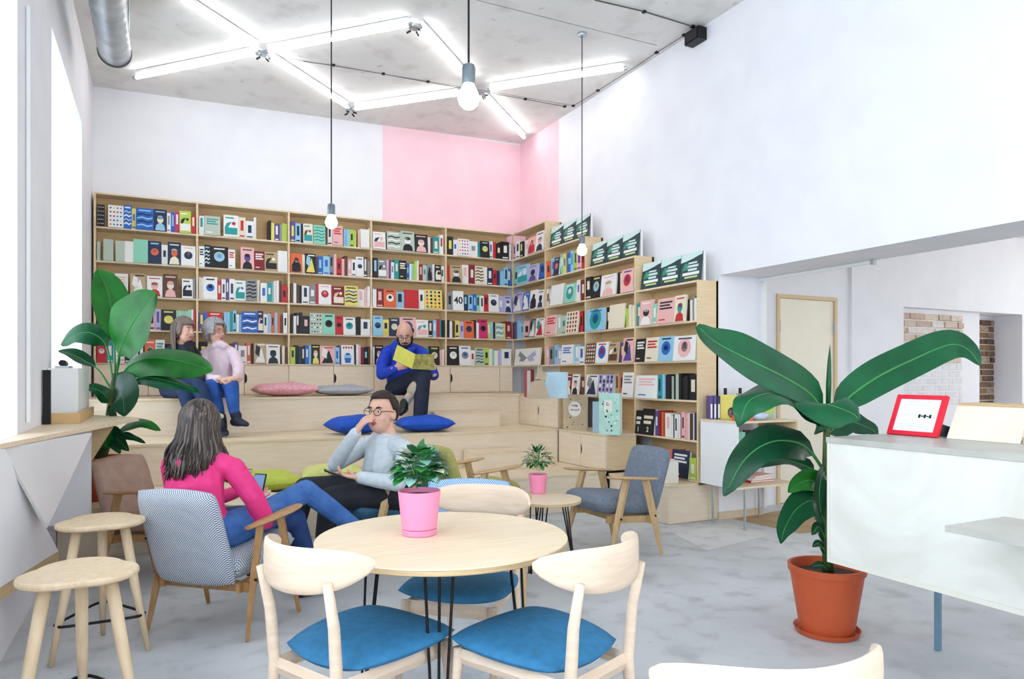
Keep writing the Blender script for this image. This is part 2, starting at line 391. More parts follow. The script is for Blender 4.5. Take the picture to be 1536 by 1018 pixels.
for px, py, nm in ((395, 78, 'where the first four tubes meet'), (622, 38, 'at the upper bend of the tubes'), (722, 137, 'beside the large bulb'), (526, 164, 'near the back wall')):
    p = on_ceil(px, py, .0); t = thing('tube_junction', (p.x, p.y, p.z-.03), 'small metal junction box on the ceiling '+nm, 'junction box')
    MB().lathe([(.055, -.03), (.06, -.026), (.06, -.001)], p, 12).build('box', M_STEEL, t)
    for k in range(4):
        an = PI/4+k*PI/2; MB().tube([p+Vector((.04*math.cos(an), .04*math.sin(an), -.045)), p+Vector((.085*math.cos(an), .085*math.sin(an), -.06))], .01, 6).build('lead', M_BLK, t)
# ------------------------------------------------------------------ pendant bulbs
M_BULB = em('bulb_glow', '#fff3df', 16)
def pendant(px, py, label):
    z = 2.6; p = at_z(px, py, z); r = .048
    t = thing('pendant_bulb', p, label, 'pendant lamp', 'bare bulbs on long cords')
    MB().lathe([(.001, -r), (r*.5, -r*.87), (r*.87, -r*.5), (r, 0), (r*.9, r*.5), (r*.62, r*1.05), (.022, r*1.5), (.02, r*1.75)], p, 20).build('bulb', M_BULB, t, True)
    MB().lathe([(.02, r*1.2), (.03, r*1.3), (.031, r*2.8), (.026, r*3.1), (.012, r*3.25), (.006, r*3.3)], p, 18).build('socket', mat('dark_chrome', '#7d868b', .3, metal=.8), t, True, auto=40)
    MB().tube([p+Vector((0, 0, r*3.2)), (p.x, p.y, ceil_z(p.x)-.02)], .0055, 6).build('cord', M_BLK, t)
    MB().lathe([(.04, -.03), (.045, -.02), (.045, 0)], (p.x, p.y, ceil_z(p.x)-.001), 14).build('ceiling_rose', M_STEEL, t)
pendant(703, 148, 'largest and nearest bare bulb in a chrome socket on a black cord')
pendant(497, 334, 'bare glowing bulb hanging in front of the back bookcase')
pendant(873, 376, 'bare glowing bulb hanging in front of the stepped right bookcase')
# ------------------------------------------------------------------ spiral duct
D = at_d(172, 78, 6.3); r = .125
t = thing('ventilation_duct', D, 'galvanised spiral ventilation duct ending below the ceiling near the left wall', 'duct')
rg = []
n = 28; yy = 0; ln = 3.2
for i in range(66):
    y = -ln*i/65; rr = r+(.008 if i % 3 == 0 else 0)
    rg.append([D+Vector((rr*math.cos(2*PI*j/n), y, rr*math.sin(2*PI*j/n))) for j in range(n)])
m_ = MB(); m_.rings(rg, cap=False); inner = [[D+Vector((.118*math.cos(2*PI*j/n), y, .118*math.sin(2*PI*j/n))) for j in range(n)] for y in (-.6, 0)]
m_.rings(inner, cap=False); m_.build('pipe', M_GALV, t, True)
MB().rings([[D+Vector((q*math.cos(2*PI*j/n), y, q*math.sin(2*PI*j/n))) for j in range(n)] for q, y in ((.12, .012), (.137, .012), (.137, -.02), (.12, -.02))], cap=False, closed=True).build('end_collar', mat('dark_collar', '#4b4e50', .5, metal=.5), t)
for y in (-.5, -1.7):
    MB().tube([D+Vector((r*1.02, y, 0)), D+Vector((r*1.02, y, ceil_z(D.x)-D.z))], .006, 6).build('hanger', M_STEEL, t)
    MB().tube([D+Vector((-r*1.02, y, 0)), D+Vector((-r*1.02, y, ceil_z(D.x)-D.z))], .006, 6).build('hanger', M_STEEL, t)
# ================================================================== BOOKCASES
T = .018
BX = [-.655+1.033*k for k in range(6)]; BX[5] = XS
bc = thing('bookcase', (BX[0], YB, LV[3]), 'long birch plywood bookcase of five bays along the back wall', 'bookcase')
MB().box(BX[0], XS, YB-.03, YB-.006, LV[3], LV[8]).build('back_panel', M_PLYB, bc)
for k, x in enumerate(BX[:5]):
    MB().box(x, x+T+.004, YS, YB-.031, LV[3]-T, LV[8]).build('side_panel' if k == 0 else 'divider', M_PLY, bc)
for k in range(5):
    for l in range(3, 9):
        MB().box(BX[k]+T+.004, BX[k+1], YS+(.002 if l < 8 else -.001), YB-.031, LV[l]-T, LV[l]).build('shelf_board' if l < 8 else 'top_board', M_PLYX, bc)
BYv = [9.09, 8.11, 7.13, 6.15, 5.17]           # stepped bookcase, module edges from the corner outwards
br = thing('stepped_bookcase', (XR, BYv[4], 0), 'stepped birch bookcase climbing in four modules along the right wall', 'bookcase')
tops = [8, 7, 6, 5]; bots = [3, 2, 1, 0]
for k in range(4):
    y1, y0 = BYv[k], BYv[k+1]
    MB().box(XR-.03, XR-.006, y0, y1, LV[bots[k]], LV[tops[k]]).build('back_panel', M_PLYB, br)
    for l in range(bots[k], tops[k]+1):
        MB().box(XS+.002, XR-.031, y0+T+.002, y1, LV[l]-T, LV[l]).build('shelf_board' if l < tops[k] else 'top_board', M_PLYX, br)
    MB().box(XS, XR-.002, y0, y0+T+.002, LV[bots[k]]-T, LV[tops[k]]).build('divider' if k < 3 else 'end_panel', M_PLY, br)
MB().box(XS, XS+T, 9.072, 9.09, LV[3]-T, LV[8]).build('corner_post', M_PLY, br)
# ------------------------------------------------------------------ tiered seating
TF = [6.13, 7.11, 8.09]; XK = 4.12
for k, (nm, lb) in enumerate((('lowest', 'carrying the lime cushions'), ('middle', 'carrying the blue cushions'), ('top', 'below the cupboard doors'))):
    yf = TF[k]; yb = TF[k+1] if k < 2 else YS; xr = XK if k < 2 else XS
    if k == 2: xr = XS-.001
    t = thing('seating_tier', (XL+.01, yf, 0), '%s pale plywood seating tier, %s' % (nm, lb), 'bench')
    MB().box(XL+.005, xr, yf-.012, yb-.001 if k < 2 else YS-.02, LV[k]-.022, LV[k]).build('tread', M_PLYX, t)
    MB().box(XL+.006, xr-.001, yf, yf+.018, 0.002 if k == 0 else LV[k-1]+.001, LV[k]-.0225).build('riser', M_CAB, t)
    for x in (XL+.007, 1.7, xr-.03):
        MB().box(x, x+.018, yf+.019, yb-.03, .002, LV[k]-.023).build('frame_rib', M_PLYB, t)
# cupboards under the back bookcase
t = thing('cupboard_row', (BX[0], YB, LV[2]), 'row of pale plywood cupboard doors under the back bookcase', 'cupboard')
MB().box(BX[0], XS, YS+.02, YB-.006, LV[2]+.001, LV[3]-T-.002).build('carcass', M_PLYB, t)
dx = [-.655, -.12, .39, .905, 1.42, 1.97, 2.49, 3.02, 3.55, 4.3, 4.5]
for i in range(10):
    dd = MB().box(dx[i]+.004, dx[i+1]-.004, YS+.001, YS+.0195, LV[2]+.006, LV[3]-T-.005).build('door', M_CAB, t)
    if i in (1, 3, 5, 8):
        zc = LV[2]+.2; xs = dx[i]+.006
        MB().prism([(xs+.028*math.cos(a), YS-.0006, zc+.06*math.sin(a)) for a in [-PI/2+PI*j/10 for j in range(11)]], 1, (0, .0014, 0)).build('finger_notch', M_DARK, dd)
# stepped cupboards along the right wall, one on each tier
def side_cab(y0, y1, z0, z1, xf, label, notch=True):
    t = thing('corner_cupboard', (xf, y0, z0), label, 'cupboard')
    MB().box(xf+.02, XS-.003, y0+.001, y1-.003, z0+.002, z1-.019).build('carcass', M_PLY, t)
    MB().box(xf-.006, XS-.003, y0-.004, y1-.003, z1-.018, z1).build('top', M_PLYX, t)
    ym = (y0+y1)/2
    for ya, yb in ((ym+.003, y1-.006), (y0+.003, ym-.003)):
        dd = MB().box(xf, xf+.0195, ya, yb, z0+.004, z1-.021).build('door', M_CAB, t)
        if notch and yb < ym+.01:
            zc = (z0+z1)/2; 
            MB().prism([(xf-.0006, yb-.002-.022*math.cos(a), zc+.055*math.sin(a)) for a in [-PI/2+PI*j/10 for j in range(11)]], 1, (.0014, 0, 0)).build('finger_notch', M_DARK, dd)
side_cab(TF[1], TF[2]-.014, LV[1], LV[2], XK, 'two-door cupboard on the middle tier beside the kraft paper toy')
side_cab(TF[0], TF[1]-.014, LV[0], LV[1], XK, 'two-door cupboard on the lowest tier behind the grey armchair')
t = thing('base_plinth', (4.16, 5.19, 0), 'low plywood base box under the outer end of the stepped bookcase', 'plinth')
MB().box(4.16, XR-.002, 5.175, TF[0]-.016, .004, LV[0]-.04).build('body', M_CAB, t)
MB().box(4.15, XS-.001, 5.165, TF[0]-.016, LV[0]-.039, LV[0]-.02).build('top', M_PLYX, t)
# loose steps between the tiers
def step(px0, px1, y0, y1, z0, z1, label):
    a = at_y(px0, 600, y0).x; b = at_y(px1, 600, y0).x
    t = thing('step_box', (a, y0, z0), label, 'step')
    MB().box(a-.008, b+.008, y0-.008, y1, z1-.018, z1).build('tread', M_PLYX, t)
    MB().box(a, b, y0, y0+.018, z0+.001, z1-.019).build('riser', M_CAB, t)
    for x in (a, b-.018): MB().box(x, x+.018, y0+.019, y1, z0+.001, z1-.019).build('side', M_CAB, t)
step(652, 750, 7.72, TF[2]-.014, LV[1], LV[1]+.19, 'plywood step box on the middle tier, right of the reader')
step(716, 790, 6.72, TF[1]-.014, LV[0], LV[0]+.19, 'plywood step box on the lowest tier, behind the olive armchair')
# ================================================================== BOOKS
PAL = dict(W='#ebe8e3', K='#1c1b1e', G='#8b8b8d', g='#b8c3b2', R='#c3262d', P='#eab4b0', M='#cc2c6c', B='#2a64bb', b='#93c4dc', N='#22314f', T='#259694', t='#8fcfb3',
           Y='#e6d66c', y='#b6cf53', O='#e0673d', C='#e8dcc3', V='#5c4b8c', D='#5d3d2d', E='#84222a', L='#b8b2d2', F='#b99f78')
CN = dict(W='white', K='black', G='grey', g='sage green', R='red', P='pale pink', M='magenta', B='blue', b='light blue', N='navy', T='teal', t='mint', Y='yellow', y='lime', O='orange', C='cream', V='violet', D='brown', E='dark red', L='lilac', F='kraft tan')
BM = {k: mat('book_cloth_'+CN[k].replace(' ', '_'), v, .45) for k, v in PAL.items()}
ALT = dict(W='KBRGTNP', K='WCPYb', G='KW', g='KWT', R='WKC', P='KRVW', M='WK', B='WbNt', b='BWKT', N='WPCbO', T='WCN', t='KTW', Y='KBO', y='KW', O='KWN', C='KDTR', V='WY', D='CPW', E='WPC', L='VNW', F='KWD')
ORD = 'zeroth first second third fourth fifth sixth seventh eighth ninth tenth eleventh twelfth thirteenth fourteenth fifteenth sixteenth seventeenth eighteenth nineteenth twentieth'.split()+['number %d' % i for i in range(21, 40)]
rk = random.Random(11)
BOOKS = []
def parse(s):
    out = []
    for tk in s.split():
        c = tk[0]; num = ''; rest = ''
        for ch in tk[1:]:
            if ch.isdigit() and not rest: num += ch
            else: rest += ch
        out.append((c, float(num), rest))
    return out
def row(spec, s0, s1, z, where, kind, hmax):
    it = parse(spec); tot = sum(w for _, w, _ in it); sc = (s1-s0-.012)/tot; s = s0+.006; n = 0; prev = .24
    for c, w, mo in it:
        ww = w*sc
        if c != '_':
            n += 1
            hgt = rk.uniform(.205, .262) if not mo else rk.uniform(.222, .268)
            if w < 5 and rk.random() < .6: hgt = min(.265, max(.2, prev+rk.uniform(-.01, .01)))
            prev = hgt
            BOOKS.append(dict(c=c, s=s, w=ww-.0012, z=z+.0008, h=min(hgt, hmax), mo=mo, where=where, n=n, kind=kind, key=(w*hgt)*(1.2 if mo else 1)))
        s += ww
back_rows = [
 ['K11d _5 W22d B12w Y6 B26w N20p W6 B6 M7 y18p R7', 'W8 g24t _5 W23p C11 W13 W4 _20 K4 Y5 V8 G4 y5 y4', 'V8 b9 K4 C16p _1 t20w D4 W8 P18t _2 b5 b5 y8 y4 _3 P4 W15n W2', 'W18p K2 g20w g20p K20p W4 D4 T10 W6 _2', 'K9 W7 W17d W13 T4 K14c W6 R5 K8 K12 W4'],
 ['g5 _4 g14n _3 g13n W12n t21n N20c W9 N20p W22c', 'W8t K8w K26c W10t _8 P20p E16t F20p W15n', 'O17p C4 K16p D3 B8 b10 G6 P4 R8 P4 D5 P6 W7 W12c D6 G4', 'K9 G16p P4 V4 W6 T8 K14t B6 W4 t4 y5 W4 E7 g8 G10p W5 K12p W7', 'R4 F18p W10 E9 C14w W5 N9 R6 N5 b6 b6 B6'],
 ['N6 W8 G10 W18t _3 F22p _1 W22p _1 D21p _6 W16p G4', 'W3 C3 W20c R6 W6 V5 W8 W16p G17w C4 _1 W10 T7 b3 C4 W4 D4 R9', 'D4 W4 D4 K4 W10 G10 R3 W18c R2 E17p Y20w W10 P4 W4', 'W5 E10 O17c b12 R20n W8 Y26d _4', 'G9 W17x N8 b7 B6 t6 W6 R8 W17c L9 L13p'],
 ['N8 B10 W10 K10 T10 C10 W10 P8 L8 K21c t4 g4 t4 g4 t5 W3 R3', 'V7 B4 R20c _2 b4 b4 T4 b5 W3 b4 B22w N8p W6 b5 O5 b4 O4 D4 W6', 'K4 W4 K5 K4 K10 g18d t18c R12c W18c K4 K4 W14', 'b14c Y9 N15c P24c W18p K7 b6 R4 T4 K4', 'K4 W4 D4 Y8 L6 O16c K4 W4 M14c y6 b4 K3 g14w Y4 E9'],
 ['R14c T10 W16d K8 W12t K10 O16p W14t K14 W12 N10 P6 K6', 'K12 Y6 W14 P10 D6 V6 W12 O6 K4 F18p W20p _3 C4 D4', 'y8 K5 N5 K6 B6 b4 K14p P25p b8 V3 W22k K4 W4 P4 E5 K8 D3', 'W3 K14p _4 D6 B8 W14 T10 C20 W6 _2 T6 K18c P5 W4', 'K18c W18c W7 g14w y8 W5 t4 W6 L5 W16'],
]
RN = ['top shelf', 'second shelf down', 'third shelf down', 'fourth shelf down', 'lowest shelf']
BN = ['first', 'second', 'third', 'fourth', 'fifth']
for r, rw in enumerate(back_rows):
    for k, sp in enumerate(rw):
        row(sp, BX[k]+.024, BX[k+1]-(0 if k < 4 else .02), LV[7-r], '%s, %s bay of back bookcase' % (RN[r], BN[k]), 'B', .33)
right_rows = [
 (0, ['P6 W8 K6 W9 P14p W14p', 't8 b20p L16p B10', 'L20p B14p W14p W12p', 'D3 V3 b5 b6 P10 G10p W12p', '_4 W40v _6']),
 (1, ['O10 b10 N12c t6 Y6 _2 B10 b6 y6 P10 R6', 'C6 G5 W26n _1 t22c W6 _1 E8', 'P20t g8 g10 C20d R6 K4', 'P6 G8 b6 L8 W18t b10 W8', '_22 b24n E12p W14p D10']),
 (2, ['K10 K16c W24p K4 C4 P18c', 'b34c K6 C24n y6 C4 W4', 'D20d W24c F18p V8 P18p', 'W20p L26d F6 O6 W16t']),
 (3, ['T8 P24p t8 P30t C18p K4 C4 G4 W4', 'K16t C20t b22c W30c', 'W36t T6 b4 K4 K4 g4 K4 g4 K4 K5 K4 K12', 'K141 K262 V6 E4 O4 _4 W12 W6 K3 W6 W4 E3 P6 P5 W4 D3 W4 N4', 'Y12t B26t N3 O9 N22t y8']),
]
MN = ['corner', 'second', 'third', 'outermost']
for k, rws in right_rows:
    for r, sp in enumerate(rws):
        sp = sp.replace('K141', 'K14i').replace('K262', 'K26j')
        row(sp, -BYv[k]+(.022 if k == 0 else .004), -BYv[k+1]-.024, LV[tops[k]-1-r], '%s, %s module of stepped bookcase' % (RN[r] if r < len(rws)-1 else 'lowest shelf', MN[k]), 'R', .33)
# books with their largest pictures first; the smallest few share one mesh
BOOKS.sort(key=lambda q: -q['key'])
def cover_shapes(c, w, h, mo, rng):
    """flat print on a cover, as ((u, v) polygons, colour key); origin lower left"""
    al = ALT[c]; A = al[rng.randrange(len(al))]; B = al[rng.randrange(len(al))]; out = []
    def rect(x0, x1, y0, y1, k): out.append(([(x0*w, y0*h), (x1*w, y0*h), (x1*w, y1*h), (x0*w, y1*h)], k))
    def circ(x, y, r, k, ry=None, n=12): out.append(([(x*w+r*w*math.cos(2*PI*j/n), y*h+(ry if ry else r*w/h)*h*math.sin(2*PI*j/n)) for j in range(n)], k))
    if mo in 'tij':
        for i, y in enumerate((.8, .68, .56) if mo == 't' else (.62, .42)): rect(.14, .86-.12*(i % 2), y, y+.07+(.05 if mo in 'ij' else 0), A)
        if mo == 't': rect(.14, .5, .12, .17, B)
    elif mo == 'c': circ(.5, .52, .3, A); circ(.5, .56, .15, B); rect(.2, .8, .86, .92, B)
    elif mo == 'p' and rng.random() < .6:
        f = rng.randrange(3); D_ = al[rng.randrange(len(al))]
        if f == 0:
            rect(.08, .92, .1, .42, A); out.append(([(.08*w, .42*h), (.3*w, .42*h), (.55*w, .7*h), (.2*w, .62*h)], B)); circ(.68, .62, .13, D_); rect(.12, .7, .84, .9, A)
        elif f == 1:
            out.append(([(.1*w, .06*h), (.9*w, .06*h), (.62*w, .78*h)], A)); out.append(([(.1*w, .5*h), (.45*w, .3*h), (.5*w, .8*h), (.2*w, .9*h)], B)); rect(.3, .9, .88, .94, D_)
        else:
            out.append(([(.1*w, .05*h), (.5*w, .02*h), (.9*w, .08*h), (.86*w, .45*h), (.66*w, .58*h), (.7*w, .74*h), (.42*w, .8*h), (.3*w, .6*h), (.12*w, .4*h)], A)); circ(.52, .6, .13, B); circ(.3, .25, .1, D_)
    elif mo == 'p':
        out.append(([(.12*w, .02*h), (.88*w, .02*h), (.8*w, .26*h), (.6*w, .36*h), (.4*w, .36*h), (.2*w, .26*h)], A)); circ(.5, .52, .24, B if B != A else 'C', .17); circ(.5, .62, .22, A, .09); rect(.15, .85, .86, .91, A)
    elif mo == 'd':
        ks = 'RBTKMYO' if c == 'W' else al
        for i in range(4):
            for j in range(5): circ(.16+.225*i, .12+.19*j, .07, ks[rng.randrange(len(ks))], n=8)
    elif mo == 'w':
        for i in range(4):
            y = .15+.17*i; out.append(([(.06*w, y*h), (.35*w, (y+.05)*h), (.65*w, (y-.02)*h), (.94*w, (y+.04)*h), (.94*w, (y+.1)*h), (.65*w, (y+.05)*h), (.35*w, (y+.12)*h), (.06*w, (y+.06)*h)], (A, B)[i % 2]))
        rect(.15, .85, .86, .92, A)
    elif mo == 'v':
        for s in (-1, 1):
            q = [(.5, .45), (.5+s*.3, .85), (.5+s*.36, .6), (.5+s*.25, .45), (.5+s*.3, .25), (.5+s*.12, .22)]
            if s > 0: q = q[::-1]
            out.append(([(x*w, y*h) for x, y in q], 'G' if s < 0 else 'L'))
    elif mo == 'k':
        out.append(([(.3*w, .08*h), (.7*w, .08*h), (.78*w, .34*h), (.22*w, .34*h)], 'B')); circ(.5, .42, .32, 'b', .09); circ(.5, .53, .2, 'B', .07)
        for i in range(4): rect(.14+.2*i, .26+.2*i, .82, .93, 'R')
    elif mo == 'x' or mo == 'n': pass
    return out
def book_parts(b):
    """cover mesh, page mesh and print polygons in shelf space (s along shelf, d out of the wall, z up)"""
    w, h, z, s = b['w'], b['h'], b['z'], b['s']; rng = random.Random(int(b['s']*1e4)+int(z*100))
    cov, pag, prt = [], [], []
    if b['mo']:                                   # face out, leaning back a little
        th = .018+rng.uniform(0, .02); d1 = .235; lean = .1
        def P(u, dd, v): return (s+u, d1-dd-v*lean, z+v)
        def bx(u0, u1, a, c_, v0, v1): return [P(u0, a, v0), P(u1, a, v0), P(u0, c_, v0), P(u1, c_, v0), P(u0, a, v1), P(u1, a, v1), P(u0, c_, v1), P(u1, c_, v1)]
        cov += [bx(0, w, 0, .003, 0, h), bx(0, w, th-.003, th, 0, h), bx(0, .003, .003, th-.003, 0, h)]
        pag += [bx(.003, w-.004, .003, th-.003, .004, h-.004)]
        for poly, k in cover_shapes(b['c'], w, h, b['mo'], rng): prt.append(([P(u, -.0008, v) for u, v in poly], k))
    else:                                         # spine out
        d1 = .225-rng.uniform(0, .03); dp = min(.17, h*.7); t = min(.003, w*.18)
        sl = rng.choice((0, 0, 0, .0, .03)) if w < .03 else 0
        def P(u, dd, v): return (s+u-(0 if not sl else 0), d1-dd, z+v)
        def bx(u0, u1, a, c_, v0, v1): return [P(u0, a, v0), P(u1, a, v0), P(u0, c_, v0), P(u1, c_, v0), P(u0, a, v1), P(u1, a, v1), P(u0, c_, v1), P(u1, c_, v1)]
        cov += [bx(0, w, 0, .003, 0, h), bx(0, t, .003, dp, 0, h), bx(w-t, w, .003, dp, 0, h)]
        pag += [bx(t, w-t, .003, dp-.004, .004, h-.005)]
        if w > .02:
            k = ALT[b['c']][rng.randrange(len(ALT[b['c']]))]; u0, u1 = w*.28, w*.72; v0 = rng.uniform(.3, .45)*h; v1 = rng.uniform(.7, .9)*h
            prt.append(([P(u0, -.0007, v0), P(u1, -.0007, v0), P(u1, -.0007, v1), P(u0, -.0007, v1)], k))
            if rng.random() < .5: prt.append(([P(w*.15, -.0007, .05*h), P(w*.85, -.0007, .05*h), P(w*.85, -.0007, .12*h), P(w*.15, -.0007, .12*h)], k))
    return cov, pag, prt
BOXF = [(0, 1, 3, 2), (4, 6, 7, 5), (0, 4, 5, 1), (2, 3, 7, 6), (0, 2, 6, 4), (1, 5, 7, 3)]
def to_world(kind, q):
    s, d, z = q
    return Vector((s, YB-.031-d, z)) if kind == 'B' else Vector((XR-.031-d, -s, z))
rest = MB(); rest_m = []; rmi = {}
for i, b in enumerate(BOOKS):
    cov, pag, prt = book_parts(b); k = b['kind']
    if i < 300:
        org = to_world(k, (b['s']+b['w']/2, .15, b['z']))
        desc = '%s %s' % (CN[b['c']], 'face-out book' if b['mo'] else 'book')
        t = thing('book', org, '%s, %s from left, %s' % (desc, ORD[b['n']], b['where']), 'book', 'books on the plywood bookcases')
        m = MB()
        for q in cov: m.add([to_world(k, v) for v in q], BOXF)
        m.build('cover', BM[b['c']], t)
        m = MB()
        for q in pag: m.add([to_world(k, v) for v in q], BOXF)
        m.build('pages', M_PAPER, t)
        if prt:
            if len(prt) < 9:
                for poly, kk in prt: MB().add([to_world(k, v) for v in poly], [tuple(range(len(poly)))]).build('cover_print' if b['mo'] else 'spine_print', BM[kk], t)
            else:
                ks = sorted(set(kk for _, kk in prt)); m = MB()
                for poly, kk in prt: m.mi = ks.index(kk); m.add([to_world(k, v) for v in poly], [tuple(range(len(poly)))])
                m.build('dotted_print', [BM[kk] for kk in ks], t)['kind'] = 'stuff'
        if b['mo'] in ('x', 'i', 'j'):
            c0 = to_world(k, (b['s']+b['w']/2, .2366-.1*b['h']*.5 if b['mo'] == 'x' else .2368-.1*b['h']*.2, b['z']+b['h']*(.5 if b['mo'] == 'x' else .2)))-Vector(t.location)
            rot = Matrix.Rotation(PI/2-.1, 4, 'X') if k == 'B' else Matrix.Rotation(-PI/2, 4, 'Z') @ Matrix.Rotation(PI/2-.1, 4, 'X')
            text_mesh('cover_lettering', {'x': '40', 'i': '1', 'j': '2'}[b['mo']], .13 if b['mo'] == 'x' else .07, BM['K'] if b['mo'] == 'x' else BM['W'], t, Matrix.Translation(c0) @ rot)
    else:
        for q in cov:
            rest.mi = rmi.setdefault(b['c'], len(rmi)); rest.add([to_world(k, v) for v in q], BOXF)
        for q in pag:
            rest.mi = rmi.setdefault('pages', len(rmi)); rest.add([to_world(k, v) for v in q], BOXF)
if rest.v:
    o = rest.build('thin_books', [M_PAPER if kk == 'pages' else BM[kk] for kk in rmi]); tag(o, 'the thinnest paperbacks tucked between the larger books on all shelves', 'books'); o['kind'] = 'stuff'
print('BOOKS', len(BOOKS))
# ------------------------------------------------------------------ poster boxes on the stepped tops
M_PB = mat('poster_dark_green', '#16353a', .4, '#1f4a48', 12, 3); M_PG = mat('poster_green', '#2f8f75', .4); M_PM = mat('poster_pale_mint', '#cfe6e1', .4); M_PL = mat('poster_lime', '#c6d98a', .4)
def poster(yc, z, w, h, label):
    lean = .3; xf = 4.56
    t = thing('display_poster', (4.62, yc, z), label, 'display board', 'poster boards on top of the stepped bookcase')
    def P(u, v, o=0): return Vector((xf+lean*v*.45-o, yc-u, z+.001+v))
    m = MB(); m.add([P(-w/2, 0), P(w/2, 0), P(w/2, h), P(-w/2, h), P(-w/2, 0, -.006), P(w/2, 0, -.006), P(w/2, h, -.006), P(-w/2, h, -.006)], [(0, 1, 2, 3), (7, 6, 5, 4), (0, 4, 5, 1), (1, 5, 6, 2), (2, 6, 7, 3), (3, 7, 4, 0)]); m.build('front_board', M_PB, t)
    xb = xf+lean*h*.45
    MB().box(xb+.007, min(xb+.035, XR-.012), yc-w/2+.002, yc+w/2-.002, z+.001, z+h-.004).build('back_box', M_WHITE, t)
    def pr(nm, poly, m_): MB().add([P(u*w, v*h, .001) for u, v in poly], [tuple(range(len(poly)))]).build(nm, m_, t)
    pr('pale_top', [(-.5, .7), (-.2, .74), (.1, .8), (.3, .86), (.5, .9), (.5, 1), (-.5, 1)], M_PM)
    pr('green_field', [(-.42, .42), (-.1, .42), (-.1, .66), (-.3, .66)], M_PG)
    for u0, u1, v0, v1, mm in ((-.12, .28, .62, .68, M_PM), (-.2, .36, .50, .58, M_PM), (-.12, .3, .38, .46, M_PM), (-.36, .42, .24, .34, M_WHITE), (-.25, .35, .14, .2, M_PL)):
        pr('print_bar', [(u0, v0), (u1, v0), (u1, v1), (u0, v1)], mm)
for k, nm in ((1, 'second'), (2, 'third'), (3, 'outermost')):
    y1, y0 = BYv[k]-.02, BYv[k+1]+.03; w = (y1-y0)/3
    for j, pos in enumerate(('left', 'middle', 'right')):
        poster(y1-w*(j+.5), LV[tops[k]], w-.006, .285, 'dark green poster board, %s of three on the %s module top' % (pos, nm))
# ------------------------------------------------------------------ display pieces on the side cupboards
def standbook(px, py, z, w, h, th, yaw, cm, label, prints, name='book'):
    p = at_z(px, py, z); t = thing(name, (p.x, p.y, z), label, 'book', 'display books on the side cupboards', rz=yaw)
    MB().box(-w/2, w/2, -.0, .003, .001, h).box(-w/2, w/2, th-.003, th, .001, h).box(-w/2, -w/2+.003, .003, th-.003, .001, h).build('cover', cm, t, world=False)
    MB().box(-w/2+.003, w/2-.004, .003, th-.003, .005, h-.004).build('pages', M_PAPER, t, world=False)
    ks = []; m = MB()
    for poly, c in prints:
        if c not in ks: ks.append(c)
        m.mi = ks.index(c); m.add([(u, -.0008, v) for u, v in poly], [tuple(range(len(poly)))])
    if ks: m.build('cover_print', ks, t, world=False)['kind'] = 'stuff'
    return t
def pc(x, y, r, n=14, ry=None): return [(x+r*math.cos(2*PI*j/n), y+(ry or r)*math.sin(2*PI*j/n)) for j in range(n)]
rr = random.Random(5)
YAW = -PI/2+.45
dots = [(pc(rr.uniform(-.13, .13), rr.uniform(.03, .36), rr.uniform(.005, .011), 6), BM[rr.choice('DKgF')]) for _ in range(26)]
standbook(862, 645, LV[1], .31, .40, .03, YAW, mat('kraft_cover', '#c3b294', .6, '#b7a586', 9), 'kraft coloured book with a round pale label on the lower side cupboard', dots+[(pc(0, .24, .085, 20), BM['W']), ([(-.04, .265), (.04, .265), (.04, .285), (-.04, .285)], BM['G']), ([(-.05, .215), (.05, .215), (.05, .24), (-.05, .24)], BM['P'])])
dots = [(pc(rr.uniform(-.1, .1), rr.uniform(.03, .38), rr.uniform(.006, .014), 6), BM[rr.choice('TKWgt')]) for _ in range(34)]
standbook(914, 652, LV[1], .25, .43, .045, YAW, mat('mint_cover', '#bfe3d4', .5, '#a9d6c6', 9), 'tall mint green patterned book standing on the lower side cupboard', dots+[([(-.06, .24), (.03, .24), (.03, .36), (-.06, .36)], BM['W'])])
standbook(896, 648, LV[1], .12, .33, .02, YAW, mat('pale_blue_cover', '#a9c9d8', .5), 'narrow pale blue book peeping out beside the tall mint book', [])
standbook(834, 597, LV[2], .25, .27, .03, YAW+.1, mat('sky_cover', '#bfd9e4', .4, '#a6c7d8', 5), 'square light blue picture book on the upper side cupboard', [])
p = at_z(790, 596, LV[2]); t = thing('open_book', (p.x, p.y, LV[2]), 'crimson book standing half open on the upper side cupboard', 'book', rz=YAW+.5)
for s in (-1, 1):
    MB().box(0, .2, -.002, .002, .001, .3, Matrix.Rotation(PI/2+s*.28, 4, 'Z')).build('cover', BM['E'] if s < 0 else mat('crimson', '#b03a55', .5), t, world=False)
    MB().box(.004, .19, -.006, -.0025, .004, .29, Matrix.Rotation(PI/2+s*.24, 4, 'Z')).build('pages', M_PAPER, t, world=False)
p = at_z(808, 598, LV[2]); t = thing('paper_toy', (p.x, p.y, LV[2]), 'faceted kraft paper animal figure on the upper side cupboard', 'figure')
KR = mat('kraft_paper', '#c2ad92', .8)
MB().add([(-.1, -.05, .001), (.1, -.05, .001), (.1, .05, .001), (-.1, .05, .001), (-.07, -.03, .17), (.04, -.03, .2), (.04, .03, .2), (-.07, .03, .17)], [(0, 3, 2, 1), (4, 5, 6, 7), (0, 1, 5, 4), (1, 2, 6, 5), (2, 3, 7, 6), (3, 0, 4, 7)]).build('body', KR, t, world=False)
MB().add([(-.02, -.035, .2), (.06, -.035, .19), (.06, .035, .19), (-.02, .035, .2), (.0, 0, .3), (.1, 0, .25)], [(0, 1, 5, 4), (1, 2, 5), (2, 3, 4, 5), (3, 0, 4), (0, 3, 2, 1)]).build('head', KR, t, world=False)
